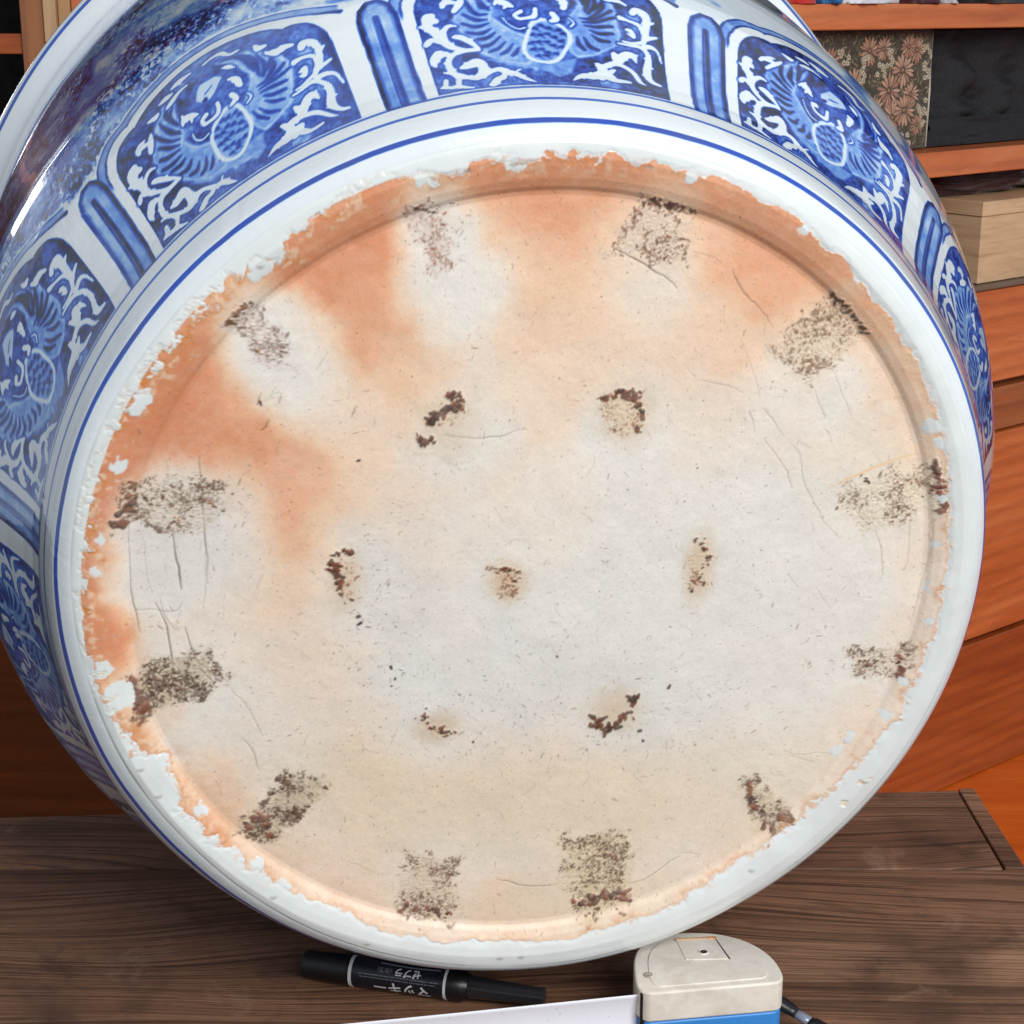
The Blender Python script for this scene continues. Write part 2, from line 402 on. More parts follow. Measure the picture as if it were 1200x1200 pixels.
    tube("edge_piping",[(.2855,.004,.002),(.2865,.0035,.07),(.286,.004,.140)],.0014,plain("pale_piping",lin(206,198,180),.8),T,8)
tapestry()

def drape(name,label,cat,M,Wd,Hd,mat,fold,amp,seed,sag=0.,nc=90,nr=60,thick=.002,curl=0.):
    """hanging or crumpled cloth: a folded sheet"""
    r=np.random.default_rng(seed); u=np.linspace(0,1,nc); v=np.linspace(0,1,nr); U_,V_=np.meshgrid(u,v)
    n1=fbm((nr,nc),nc/fold,3,.5,seed); ph=r.uniform(0,6)
    Y=amp*(np.sin(U_*fold*6.28+ph+1.2*n1*.5)+.5*n1)*(.5+.5*(1-V_))
    Z=V_*Hd*(1-sag*np.sin(np.pi*U_)**2)+curl*np.tanh(n1)
    T=thing(name,label,cat,M)
    o=grid_mesh("cloth",np.stack([(U_*Wd).ravel(),Y.ravel(),Z.ravel()],1),nr,nc,mat,T)
    m=o.modifiers.new("s",'SOLIDIFY'); m.thickness=thick
    return T
def mesh_cloth():
    t=NT("black_ribbed_cloth"); v=t.coord((1,1,1)); vo=t.new('ShaderNodeTexVoronoi',i_Scale=420); t.link(v,vo.inputs['Vector'])
    t.base(t.mix(t.val(vo.outputs['Distance'],.2,.6),lin(10,10,13),lin(30,30,35))); t.rough(.75); t.bump(vo.outputs['Distance'],.0004); return t.m
drape("black_cloth","black ribbed cloth hanging in soft folds in the shelf right of the flowered case","cloth",CM@Matrix.Translation((1.275,.055,.378)),.62,.139,mesh_cloth(),7,.010,3)
drape("grey_cloth","dark grey cloth band lying in front of the black cloth on the shelf","cloth",CM@Matrix.Translation((1.275,.042,.378)),.62,.034,plain("charcoal_cloth",lin(34,34,40),.85),3,.002,6)
def lump(name,label,cat,M,rx,ry,rz,mat,seed,wr=.18,fr=3.5,cut=.86):
    """crumpled bundle resting on a shelf"""
    nu,nv=72,36; v=[]; rr=np.random.default_rng(seed); K=rr.normal(size=(7,3))*fr; ph=rr.uniform(0,6,7)
    u=np.linspace(0,2*np.pi,nu,endpoint=False); vv=np.linspace(0,np.pi,nv); V_,U_=np.meshgrid(vv,u,indexing='ij')
    D=np.stack([np.sin(V_)*np.cos(U_),np.sin(V_)*np.sin(U_),np.cos(V_)],-1)
    s=1+wr*sum(np.abs(np.sin(D@K[i]+ph[i]))-.6 for i in range(7))/2.2
    P=np.sign(D)*np.abs(D)**.7*s[...,None]*np.array([rx,ry,rz]); P[...,2]=np.maximum(P[...,2],-rz*cut)+rz*cut
    T=thing(name,label,cat,M)
    o=grid_mesh("cloth",P.reshape(-1,3),nv,nu,mat,T,wrap=True,flip=True); return T
def satin(name,col): 
    t=NT(name); v=t.coord(); n=t.noise(v,18,3); t.base(t.mix(n,tuple(c*.75 for c in col),col)); t.rough(.45); t.p.inputs['Sheen Weight'].default_value=.3; t.bump(t.noise(v,40,4,.6,1.),.002); return t.m
TOP=.5488
lump("red_cloth","bright red folded cloth on the top shelf beside the mouth of the jar","cloth",CM@Matrix.Translation((0.985,.047,TOP)),0.052,.048,.03,satin("red_cloth_fabric",lin(206,34,30)),1,cut=.25)
lump("blue_cloth","small bright blue cloth tucked beside the red cloth on the top shelf","cloth",CM@Matrix.Translation((1.043,.047,TOP)),0.012,.048,.03,satin("blue_cloth_fabric",lin(20,110,170)),2,cut=.25)
lump("white_cloth","white crumpled cloth on the top shelf right of the blue cloth","cloth",CM@Matrix.Translation((1.110,.047,TOP)),0.060,.048,.034,satin("white_cloth_fabric",lin(236,234,240)),3,.22,4.5,cut=.25)
lump("maroon_cloth","dark maroon cloth on the top shelf right of the white cloth","cloth",CM@Matrix.Translation((1.206,.047,TOP)),0.042,.048,.034,satin("maroon_cloth_fabric",lin(70,18,40)),4,cut=.25)
lump("cream_cloth","small cream cloth on the top shelf at the end of the row of cloths","cloth",CM@Matrix.Translation((1.258,.047,TOP)),0.013,.048,.028,satin("cream_cloth_fabric",lin(214,202,204)),9,cut=.25)
lump("black_bundle","black bundle at the right end of the top shelf","bundle",CM@Matrix.Translation((1.410,.047,TOP)),0.130,.048,.05,satin("black_bundle_fabric",lin(30,28,34)),5,cut=.25)
lump("patterned_bundle","dark red patterned cloth lying on the lid of the pale wooden box","cloth",CM@Matrix.Translation((1.44,.12,.3088)),.11,.06,.014,satin("dark_red_pattern",lin(74,30,30)),6)
lump("grey_bundle","pale grey rolled cloth under the lower shelf board, right of the dark red cloth","cloth",CM@Matrix.Translation((1.59,.10,.3088)),.07,.06,.018,satin("grey_bundle_fabric",lin(140,136,138)),7)
lump("brown_bundle","small brown bundle below the flowered case, left of the pale wooden box","bundle",CM@Matrix.Translation((1.17,.22,.204)),.11,.09,.06,satin("brown_bundle_fabric",lin(92,72,50)),8)

# =================================================================== CUPBOARD ON THE LEFT
lc=thing("cupboard","dark open cupboard with pale wooden posts behind the jar on the left","cupboard",Matrix.Translation((-.62,1.95,-.5)))
def lb(name,a,b,mat,bv=.0015): 
    o=(-.62,1.95,-.5); return box(name,tuple(a[i]-o[i] for i in range(3)),tuple(b[i]-o[i] for i in range(3)),mat,lc,bv)
lb("post",(-.5315,1.95,-.08),(-.506,1.985,1.2),m_brown)
lb("lath",(-.5055,1.946,.508),(-.4915,1.975,1.2),m_pale)
lb("lath",(-.491,1.952,.44),(-.4775,1.985,1.2),lacquer_wood("tan_lath_wood",lin(178,134,90),lin(192,148,104),lin(204,162,118),axis='z',rough=.5,seed=6.2))
lb("post",(-.477,1.955,-.08),(-.40,1.99,1.2),m_orange)
lb("bracket",(-.5057,1.944,.498),(-.494,1.972,.5075),m_red)
lb("rail",(-.83,1.955,.496),(-.532,1.98,.5175),m_red)
lb("rail",(-.83,1.955,.20),(-.532,1.98,.22),m_red)
lb("drawer_front",(-.85,1.945,-.498),(.2,1.965,-.082),m_dim)
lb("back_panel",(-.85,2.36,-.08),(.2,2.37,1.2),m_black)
lb("bottom_board",(-.85,1.967,-.1),(.2,2.36,-.082),m_dim)
lb("end_panel",(-.87,1.95,-.498),(-.852,2.37,1.2),m_dim)
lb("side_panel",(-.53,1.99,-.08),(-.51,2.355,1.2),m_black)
lump("jar_bundle","dim grey bundle inside the dark cupboard on the left","bundle",Matrix.Translation((-.60,2.06,.25)),.05,.05,.075,satin("dim_bundle_fabric",lin(60,56,54)),12)
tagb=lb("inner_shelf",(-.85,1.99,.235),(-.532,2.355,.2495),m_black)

# =================================================================== THE JAR
JC=Vector((0.01331239,0.81328039,0.27092)); JA=Vector((-0.15931635,0.97833132,0.13223513)); JU=Vector((0.98472423,0.16701318,-0.04924221)); JV=Vector((-0.07026021,0.12237005,-0.98999448))
JM=Matrix(((JU.x,JV.x,JA.x,JC.x),(JU.y,JV.y,JA.y,JC.y),(JU.z,JV.z,JA.z,JC.z),(0,0,0,1)))
jar=thing("porcelain_jar","big blue and white porcelain jar on its side, stained unglazed base facing out","jar",JM)

PT=[(0,.225),(.0006,.2267),(.0016,.2285),(.0030,.2305),(.0050,.2330),(.0070,.2343),(.014,.2372),(.026,.2410),(.0428,.2455),(.07,.2610),(.10,.2805),(.151,.2955),(.19,.2985),(.25,.3045),(.31,.3085),(.35,.3095),(.366,.3105)]
TT=np.array([k[0] for k in PT]); RR=np.array([k[1] for k in PT])
PT0=[(0,.225),(.003,.2315),(.00701,.23392),(.014,.2372),(.026,.2410),(.04278,.24555),(.07,.2605),(.10,.277),(.15107,.29339),(.19,.2955),(.25,.293),(.31,.288),(.35,.287),(.366,.290)]
T0=np.array([k[0] for k in PT0]); S0_=np.r_[0,np.cumsum(np.hypot(np.diff(T0),np.diff([k[1] for k in PT0])))]
def arc_mm(t): return (np.interp(t,T0,S0_)-np.interp(.030,T0,S0_))*1000
TH=np.radians([-180,-169,-160,-148,-120,-90,-60,-30,0,30,56,65,77,89,103,118,128,140,155,165,176,180])
RT=np.array([.2250,.2263,.2272,.2255,.2250,.2250,  .2250,.2258,.2274,.2288,.2288,.2290,.2298,.2283,.2266,.2249,.2232,.2214,.2225,.2228,.2242,.2250])
def rim_r(th):
    th=(np.asarray(th)+np.pi)%(2*np.pi)-np.pi
    s=0
    for d in (-.08,-.04,0,.04,.08): s=s+np.interp(th+d,TH,RT,period=2*np.pi)
    return s/5
# --- tracing sheet -> disc millimetres (plane of the foot)
HM=(0.35494865543776527,0.030257199330515797,-245.18584823771025,0.0032224002195602175,0.3888537480837675,-272.33141860783894,-7.337620438989736e-05,-0.00018584575599055533)
def T2D(p):
    x,y=p[0],p[1]; d=HM[6]*x+HM[7]*y+1
    q=((HM[0]*x+HM[1]*y+HM[2])/d,(HM[3]*x+HM[4]*y+HM[5])/d)
    return q+((p[2]*.43,) if len(p)>2 else ())
def TL(l): return [T2D(p) for p in l]

def paint_base():
    cv=Canvas(-236,-236,236,236,.34); sh=(cv.h,cv.w); rs=np.random.default_rng(11)
    n_big=fbm(sh,150,4,.5,1); n_mid=fbm(sh,50,5,.6,2); n_fine=fbm(sh,9,3,.6,3); n_px=fbm(sh,3.2,2,.7,4); n_w1=fbm(sh,90,4,.55,5); n_w2=fbm(sh,90,4,.55,6)
    # flash colour (orange) from control points
    CP=[(870,240,.95),(920,268,.92),(960,305,.9),(1000,340,.85),(1035,385,.75),(820,215,.95),(740,205,.95),(680,200,.95),(600,200,.95),(1065,430,.62),(1090,470,.5),(1100,640,.35),(1095,560,.4),(1070,780,.3),(650,215,.95),(560,215,.9),(500,225,.9),(420,270,.95),(340,320,.95),(700,230,.9),(780,232,.8),(620,270,.72),(640,330,.6),(700,260,.7),(600,400,.6),(450,380,.85),(430,320,.9),(420,430,.85),(380,360,.92),(300,500,.9),(230,420,.98),(200,480,1.),(250,500,.88),(300,540,.85),(370,560,.7),(350,620,.75),(330,590,.75),(400,600,.5),(450,520,.42),(470,460,.62),(520,430,.55),(560,470,.3),(600,500,.3),(640,480,.38),(680,440,.42),(760,420,.42),(830,400,.45),(860,300,.75),(900,260,.85),(830,240,.8),(950,330,.75),(1000,330,.6),(1040,420,.45),(1070,480,.4),(1000,480,.06),(900,480,.12),(850,460,.26),(850,380,.5),(780,360,.42),(700,380,.5),(125,620,1.),(115,700,1.),(120,750,1.),(150,860,.98),(190,905,.7),(230,960,.8),(300,1015,.5),(380,1050,.4),(120,560,1.),(150,480,1.),(300,700,.42),(350,720,.42),(350,780,.36),(400,700,.3),(400,800,.28),(300,850,.12),(250,860,.1),(330,885,.2),(430,910,.42),(500,920,.34),(600,930,.28),(700,920,.28),(750,980,.25),(400,960,.36),(480,720,.16),(550,620,.14),(620,620,.12),(600,760,0),(500,800,0),(700,700,0),(800,600,.02),(900,600,0),(900,700,0),(800,800,0),(900,850,.08),(1000,700,.06),(1000,800,.06),(950,950,.15),(800,1000,.2),(600,1000,.2),(500,1070,.3),(600,1090,.42),(700,1080,.35),(380,1030,.3),(720,560,.08),(640,560,.14),(750,620,.02),(1060,850,.3),(1095,700,.25),(1000,930,.25),(890,1000,.3),(200,700,.06),(250,740,.2),(280,760,.25),(220,860,.02),(560,330,.15),(520,380,.1),(200,640,.05),(185,700,.1),(350,440,.12),(320,410,.1),(420,500,.35),(480,560,.3),(440,640,.3)]
    low=(150,150); ly=np.linspace(cv.Y[0],cv.Y[-1],low[0]); lx=np.linspace(cv.X[0],cv.X[-1],low[1]); LX,LY=np.meshgrid(lx,ly)
    num=np.zeros(low); den=np.zeros(low)
    for x,y,v in CP:
        X,Y=T2D((x,y)); d2=(LX-X)**2+(LY-Y)**2; wgt=1/(d2+150.)**1.9; num+=v*wgt; den+=wgt
    O=up(num/den,*sh)
    # domain warp so that the flashing has drifting edges
    iy=np.clip((np.arange(cv.h)[:,None]+n_w1*14).astype(int),0,cv.h-1); ix=np.clip((np.arange(cv.w)[None]+n_w2*14).astype(int),0,cv.w-1)
    O=O[iy,ix]+.010*n_mid+.012*n_big
    # pale halos left round the kiln supports
    halo=np.zeros(sh)
    for (x,y,rx,ry,rot,st,sf) in [(518,300,42,70,-8,1.,.35),(548,350,45,60,-10,.8,.5),(770,300,58,70,5,.55,.4),(310,405,42,62,-32,1.,.3),(345,430,45,60,-30,.9,.4),(205,640,66,78,10,1.,.22),(260,640,50,70,0,.7,.4),(545,520,52,50,0,.85,.35),(745,515,52,55,0,.8,.4),(425,690,45,62,0,.85,.4),(600,690,50,45,0,.4,.5),(820,670,60,60,0,.5,.5),(215,800,75,50,-15,.6,.35),(510,870,60,42,0,.7,.4),(730,850,60,42,0,.7,.4),(335,950,60,60,0,.35,.4),(1000,600,90,60,0,.6,.4),(500,1010,50,60,0,.4,.4),(960,430,60,70,0,.35,.4)]:
        X,Y=T2D((x,y)); c,s=math.cos(R(rot)),math.sin(R(rot)); dx=cv.GX-X; dy=cv.GY-Y
        q=np.hypot((dx*c+dy*s)/(rx*.45),(-dx*s+dy*c)/(ry*.48)) +.05*n_mid
        halo=np.maximum(halo,st*(1-sstep(1-sf*1.5,1+sf*1.4,q)))
    O=O*(1-.86*halo)
    O=np.clip(O*1.0+.015,0,1.05)
    def ramp(v,stops):
        out=np.empty(v.shape+(3,)); xs=[s[0] for s in stops]
        for k in range(3): out[...,k]=np.interp(v,xs,[s[1][k] for s in stops])
        return out
    col=ramp(O,[(0,lin(229,225,217)),(.12,lin(232,223,211)),(.35,lin(236,213,191)),(.6,lin(234,194,161)),(.8,lin(227,165,127)),(1.,lin(212,133,93))])
    # cream tone lower down
    def blob(x,y,rx,ry,st,sf=.6):
        X,Y=T2D((x,y)); q=np.hypot((cv.GX-X)/(rx*.43),(cv.GY-Y)/(ry*.46))+.08*n_mid; return st*(1-sstep(1-sf,1+sf,q))
    def tint(mask,c):
        nonlocal col
        m=np.clip(mask,0,1)[...,None]; col=col*(1-m)+np.array(c)*m
    cream=np.maximum.reduce([blob(620,950,260,70,.6),blob(430,920,90,60,.5),blob(850,930,160,80,.4),blob(700,1060,160,40,.4),blob(1000,560,90,60,.25)])
    tint(cream,lin(224,207,178))
    tint(blob(560,800,200,90,.35),lin(216,215,211)); tint(blob(740,820,120,70,.3),lin(216,215,211)); tint(blob(900,680,200,160,.3),lin(227,223,215)); tint(blob(470,650,60,90,.25),lin(206,206,206))
    tint(blob(210,620,75,60,.35),lin(206,198,196))
    hgt=np.zeros(sh)
    col*=(1+.012*n_mid+.018*n_px+.012*n_fine)[...,None]
    # darker orange in the groove against the foot ring, upper left
    RAD=np.hypot(cv.GX-1,cv.GY-1); ANG=np.arctan2(cv.GY,cv.GX)
    # fine dark specks, everywhere, clusters round the inner ring
    r_=cv.GX
    sp=(n_px>2.35)&(n_fine>.2); tint(sp*.55,lin(120,100,84))
    def specks(n,fx,dark,rad=(.3,.8)):
        for _ in range(n):
            x,y=fx(); k=rs.uniform(*rad)
            if rs.random()<.10:
                a=rs.uniform(0,6.28); L=rs.uniform(.7,2.2); b=a+rs.uniform(-.6,.6)
                pts=[(x,y,k*.7),(x+L*math.cos(a),y+L*math.sin(a),k*.9),(x+L*math.cos(a)+L*.7*math.cos(b),y+L*math.sin(a)+L*.7*math.sin(b),k*.4)]
            else: pts=[(x,y,k)]
            al=rs.uniform(.35,.9)
            for c in range(3): cv.stroke(col[...,c],pts,dark[c],None,.2,alpha=al)
    def uni():
        a=rs.uniform(0,6.28); r=210*math.sqrt(rs.random()); return r*math.cos(a),r*math.sin(a)
    specks(2600,uni,lin(112,88,72),(.2,.6)); specks(300,uni,lin(70,50,44),(.35,.9)); specks(900,uni,lin(168,132,108),(.3,1.0))
    def near(x,y,sx,sy): 
        X,Y=T2D((x,y)); return lambda:(X+rs.normal()*sx,Y+rs.normal()*sy)
    for (x,y,sx,sy,n) in [(450,690,12,18,90),(450,800,8,12,30),(560,860,35,14,120),(760,860,25,12,90),(620,830,60,20,130),(430,730,8,10,30),(850,815,10,4,26),(540,270,12,14,40),(290,580,16,16,40),(240,600,25,20,60)]:
        specks(n,near(x,y,sx,sy),lin(92,86,84),(.3,.85))
    for (x,y,r) in [(422,544,3.4),(459,787,4),(464,802,3),(786,812,4),(753,862,5),(756,874,4),(460,810,2.5),(405,712,3),(420,728,5),(424,735,4),(658,448,1.5),(488,848,2.5),(556,876,3),(690,885,2),(1013,562,3),(1008,592,3),(820,553,2),(1018,568,4),(1058,600,3),(655,775,3),(305,475,3)]:
        X,Y=T2D((x,y)); pts=[(X,Y,r*.43),(X+rs.normal()*r*.25,Y+rs.normal()*r*.2,r*.36)]
        for c in range(3): cv.stroke(col[...,c],pts,lin(58,50,48)[c],None,.3)
    # cracks and scratches
    CR=[([(720,294,1.5),(735,301,2),(750,308,2.4),(770,321,2),(786,331,1.5),(796,341,1)],.95),([(862,320,1),(868,335,2),(880,352,2),(892,362,1.6),(902,376,1),(910,388,.6)],.7),([(815,300,.6),(835,303,1),(850,312,.6)],.5),([(872,402,.6),(890,452,1),(893,470,.8)],.4),
        ([(203,630,1),(206,655,2.2),(210,678,3),(213,696,1.4)],.95),([(233,540,1),(236,575,2),(239,620,2.2),(242,660,1.5),(243,690,.6)],.8),([(194,545,.8),(197,580,1),(200,625,1)],.6),([(150,610,.8),(152,680,1.2),(154,705,2),(160,728,2),(165,748,.8)],.75),([(168,640,.6),(172,680,1),(178,700,.8)],.5),([(160,720,.8),(180,720,1),(205,722,1.2),(213,712,.8)],.6),([(182,712,1),(195,740,2),(200,775,2.4),(203,795,1.2)],.9),([(216,740,1),(224,765,2),(236,790,2.6),(250,806,1)],.9),([(187,705,.6),(192,725,1.4),(205,745,.8)],.6),([(270,812,.8),(290,835,1),(308,868,.8)],.6),([(283,870,.8),(298,890,1.6),(304,910,.8)],.7),([(240,630,.6),(241,690,.9),(238,720,.6)],.5),
        ([(522,514,.8),(535,516,1.4),(555,518,1.2),(575,517,1.6),(593,515,1.2),(605,509,.8),(618,507,.6)],.75),([(520,545,.5),(535,551,.8),(545,557,.5)],.4),([(683,606,.5),(692,612,1),(697,618,.5)],.6),
        ([(583,1037,.8),(600,1040,1.6),(615,1045,1.6),(640,1045,1.2),(655,1043,.8)],.8),([(660,1036,1),(670,1034,1.4),(700,1040,1),(725,1042,1),(750,1040,1.4),(770,1030,1.2),(785,1018,1.4),(800,1010,1)],.7),([(400,1015,.5),(420,1020,1),(440,1030,.5)],.45),
        ([(882,485,1.4),(886,498,1),(887,510,.5)],.6),([(898,482,1),(908,494,1.4),(915,506,1),(922,516,.6)],.6),([(898,518,.8),(915,540,1),(926,558,1.4),(932,578,1)],.6),([(932,525,.6),(941,538,1),(943,555,1),(950,580,1.2),(962,600,1),(968,615,.8),(985,632,.8)],.55),([(975,430,.8),(985,450,1),(997,480,1),(1003,492,.6)],.45),([(958,460,.8),(966,480,1.2),(970,495,.6)],.5),([(825,450,1),(845,454,1.4),(860,457,.8),(873,464,1)],.5),([(810,438,.6),(818,446,1)],.5),([(1030,625,.8),(1036,645,1.2),(1038,665,1.2),(1039,678,.6)],.6),([(1071,605,.8),(1070,630,1.2),(1068,660,.8),(1062,675,.6)],.55),([(1096,615,.6),(1094,650,1),(1084,690,1),(1073,730,.6)],.5),([(960,693,.6),(968,706,1),(976,718,.6)],.4),([(960,640,.6),(968,650,1)],.4),
        ([(922,886,.6),(940,890,1),(960,888,.8),(978,890,.5)],.5),([(925,890,.5),(945,896,1),(958,900,.5)],.5),([(800,1006,.6),(812,1006,1),(824,1008,.6)],.6),([(480,244,2),(492,247,4),(505,252,3),(512,252,1)],.9),([(418,480,.5),(415,488,2),(413,494,.5)],.8),([(306,466,.6),(303,476,2.4),(301,480,.6)],.8),([(315,496,.6),(312,504,2.6),(306,510,.8)],.85),([(1000,700,.4),(1010,705,.8),(1024,706,.4)],.3),([(330,520,.5),(325,530,1),(324,540,.5)],.5),([(640,990,.5),(652,993,1)],.4)]
    for pts,al in CR:
        q=smooth(TL(pts),3); q[:,2]*=.8; q[:,:2]+=rs.normal(size=(len(q),2))*.22
        for c in range(3): cv.stroke(col[...,c],q,lin(84,60,48)[c],None,.24,alpha=al*.85)
        cv.stroke(hgt,q,-.35,None,.35,alpha=al)
    for _ in range(90):   # hairlines
        x,y=uni(); a=rs.uniform(-.5,.5)+(1.1 if x>40 else 1.5); L=rs.uniform(3,12); pts=[(x,y)]
        for k in range(4): a+=rs.normal()*.3; pts.append((pts[-1][0]+L/4*math.cos(a),pts[-1][1]+L/4*math.sin(a)))
        for c in range(3): cv.stroke(col[...,c],pts,lin(150,122,104)[c],.28,.22,alpha=rs.uniform(.25,.7))
    # ---- kiln support scars.  polygon, stain colour, stain, speckle density, tone
    def scar(poly,stain,sa,dens,dark,rough_=.9,hh=.35):
        P=TL(poly); sl,D=cv.polysd(P,14); D=D+1.5*n_fine[sl]+1.2*n_mid[sl]
        m=1-sstep(-6.5,5.5,D)
        cm=m[...,None]*sa; col[sl]=col[sl]*(1-cm)+np.array(stain)*cm
        gr=np.random.default_rng(int(abs(P[0][0]*10)+7)); a=fbm(D.shape,5.5,2,.75,int(abs(P[0][1])*7)+1); b=fbm(D.shape,2.9,1,.7,int(abs(P[0][1])*3)+2); big=fbm(D.shape,26,2,.5,int(abs(P[0][1])*5)+9)
        s_=sstep(.15,.8,(a*.6+b*.55+big*.45)-(1.75-2.1*dens))*(1-sstep(-1.5,2.4,D))*.75
        area=float((D<0).sum())*cv.res**2; ys,xs=np.where(D<1.0); wsum=np.clip(big[ys,xs]+1.3,.05,4); wsum/=wsum.sum()
        grains=[]
        for idx in gr.choice(len(ys),size=int(area*(.25+1.1*dens)),p=wsum):
            gx,gy=cv.X[sl[1]][xs[idx]],cv.Y[sl[0]][ys[idx]]; r0=gr.choice([.35,.5,.8,1.4],p=[.38,.33,.20,.09])*(.8+.6*dens)
            grains.append((gx,gy,r0,gr.uniform(.6,1.35),gr.uniform(.45,.95)))
        dk=np.array(dark)*(1+.35*np.tanh(b))[...,None]; k=(s_*.85)[...,None]
        col[sl]=col[sl]*(1-k)+dk*k
        l_=sstep(1.1,2.2,-(a*.6+b*.8))*m*.5; col[sl]=col[sl]*(1-l_[...,None])+np.array(lin(226,216,200))*l_[...,None]
        hgt[sl]+=hh*m*(.25+.55*s_+.25*b)
        for gx,gy,r0,lf,al in grains:
            pts=[(gx,gy,r0),(gx+gr.normal()*r0*.6,gy+gr.normal()*r0*.6,r0*.7)]
            for k_ in range(3): cv.stroke(col[...,k_],pts,float(dark[k_])*lf,None,.2,alpha=al)
        R_[sl]=np.maximum(R_[sl],m)
    R_=np.zeros(sh)
    def crust(pts,wd,c=(78,48,44),h=.9,lum=.0):
        q=smooth(TL([(x,y,wd) for x,y in pts]),4); n=len(q)
        for i in range(n*2):
            j=rs.integers(n); x,y=q[j][0]+rs.normal()*wd*.12,q[j][1]+rs.normal()*wd*.12; r=wd*.43*rs.uniform(.25,.75)
            lf=rs.uniform(.6,1.5); cc=lin(*[min(255,max(0,v*lf*k_*rs.uniform(.95,1.05))) for v,k_ in zip(c,(1.06,.96,.80))]); 
            pts2=[(x,y,r),(x+rs.normal()*r*.5,y+rs.normal()*r*.5,r*.6)]
            for k in range(3): cv.stroke(col[...,k],pts2,cc[k],None,.3,alpha=.92)
            sl,D=cv.sdist(pts2,None,3); hgt[sl]=np.maximum(hgt[sl],h*np.clip(1-np.maximum(D+r*.5,0)/(r*.6+.3),0,1))
    tan=lin(206,186,158); pinkg=lin(204,182,170); br=lin(96,66,54); dbr=lin(74,48,42)
    scar([(480,245),(505,243),(528,285),(535,322),(510,325),(498,290)],lin(206,184,174),.6,.42,lin(150,104,84))
    crust([(484,244),(496,247),(510,252)],4,(60,42,40)); crust([(508,238),(530,242)],3,(110,84,74),.4)
    scar([(752,236),(820,250),(806,312),(712,302),(735,270)],lin(208,190,172),.55,.44,lin(128,92,72))
    crust([(756,238),(775,240),(795,246),(816,250)],8,(84,62,58)); crust([(795,258),(800,262)],5,(84,62,58))
    scar([(975,346),(1022,390),(950,455),(905,412)],lin(208,190,164),.6,.44,lin(134,102,76))
    crust([(978,350),(995,362),(1012,382),(1018,392)],7,(70,52,48)); 
    scar([(1000,572),(1045,556),(1100,545),(1112,600),(1012,625),(992,600)],lin(216,200,172),.55,.36,lin(128,96,72))
    crust([(1096,545),(1102,556),(1100,575),(1108,590),(1105,598)],11,(92,50,52)); crust([(1018,567),(1022,570)],5); crust([(1085,585),(1098,600)],4)
    scar([(1000,770),(1068,758),(1064,800),(1012,796)],lin(208,188,160),.6,.5,lin(120,92,76))
    crust([(1056,775),(1060,785),(1058,797)],9,(96,62,58)); crust([(1012,780),(1022,784),(1030,780)],6,(84,62,54)); crust([(1064,762),(1066,770)],4)
    scar([(870,918),(890,912),(905,930),(938,964),(910,992),(886,968)],lin(196,176,146),.7,.62,lin(96,70,58))
    crust([(880,925),(885,945),(900,958),(920,965),(932,968)],9,(92,62,56)); crust([(902,975),(905,990)],10,(100,64,60)); crust([(875,925),(884,955)],5,(90,76,64))
    scar([(660,990),(735,985),(743,1058),(690,1084),(666,1040)],lin(210,188,150),.7,.5,lin(110,84,62))
    crust([(684,1064),(700,1060),(720,1052),(742,1062)],14,(98,66,62),1.2); crust([(688,1078),(702,1068)],12,(96,60,58),1.2); crust([(712,1008),(720,1010),(724,1030)],5,(96,64,54)); crust([(726,1070),(732,1074)],6)
    scar([(480,1010),(542,1010),(532,1085),(467,1078)],lin(208,186,158),.7,.5,lin(124,92,78))
    crust([(470,1072),(485,1066),(505,1072),(524,1078)],9,(100,66,62),1.); crust([(512,1073),(524,1062)],3,(60,44,44)); crust([(526,1082),(526,1076)],5)
    scar([(280,978),(338,910),(388,928),(320,993)],lin(186,168,140),.8,.74,lin(96,68,50))
    crust([(290,975),(305,965),(318,985)],12,(106,70,62),.9); crust([(335,918),(340,925)],6,(84,62,50)); crust([(380,935),(382,928)],4)
    scar([(148,795),(240,765),(266,795),(240,822),(165,843)],lin(184,164,136),.75,.68,lin(88,62,46))
    crust([(155,800),(160,820),(168,836)],13,(92,58,50),.9); crust([(180,800),(200,815),(230,805)],8,(82,66,54)); crust([(205,790),(225,785)],6,(92,78,64))
    scar([(146,568),(262,572),(258,612),(225,628),(195,628),(150,612),(134,622)],lin(204,188,166),.6,.50,lin(112,82,60))
    crust([(150,570),(155,590),(145,608),(136,620)],12,(92,68,62),.9); crust([(158,572),(166,600)],9,(112,92,80),.6); crust([(204,612),(206,616)],4,(120,66,50)); crust([(246,594),(250,598)],4,(160,90,60))
    scar([(262,382),(290,352),(302,362),(345,415),(352,440),(315,435),(290,400)],lin(208,190,178),.6,.42,lin(140,110,98))
    crust([(265,380),(272,372),(285,366),(294,356)],8,(94,70,62)); crust([(302,414),(306,418)],4,(130,96,88))
    def stain(x,y,rx,ry,c,a): tint(blob(x,y,rx,ry,a,.7),c)
    st=lin(206,174,134)
    for (x,y,rx,ry,a) in [(527,500,34,34,.45),(738,492,28,32,.5),(405,685,20,36,.5),(823,668,18,42,.6),(517,858,28,20,.6),(723,838,34,24,.6),(598,686,22,22,.65)]: stain(x,y,rx,ry,st,a)
    scar([(505,480),(540,470),(548,485),(520,505)],lin(212,176,140),.3,.30,lin(150,100,70)); scar([(710,470),(748,470),(752,505),(735,520),(715,495)],lin(214,188,152),.5,.28,lin(150,100,70)); scar([(392,655),(412,652),(410,708),(400,706)],lin(206,166,126),.5,.35,lin(136,88,64)); scar([(580,672),(614,672),(606,705),(588,700)],lin(208,168,128),.5,.40,lin(130,86,62)); scar([(814,640),(834,640),(828,690),(814,690)],lin(212,182,142),.4,.30,lin(140,96,66))
    dk=(84,50,36)
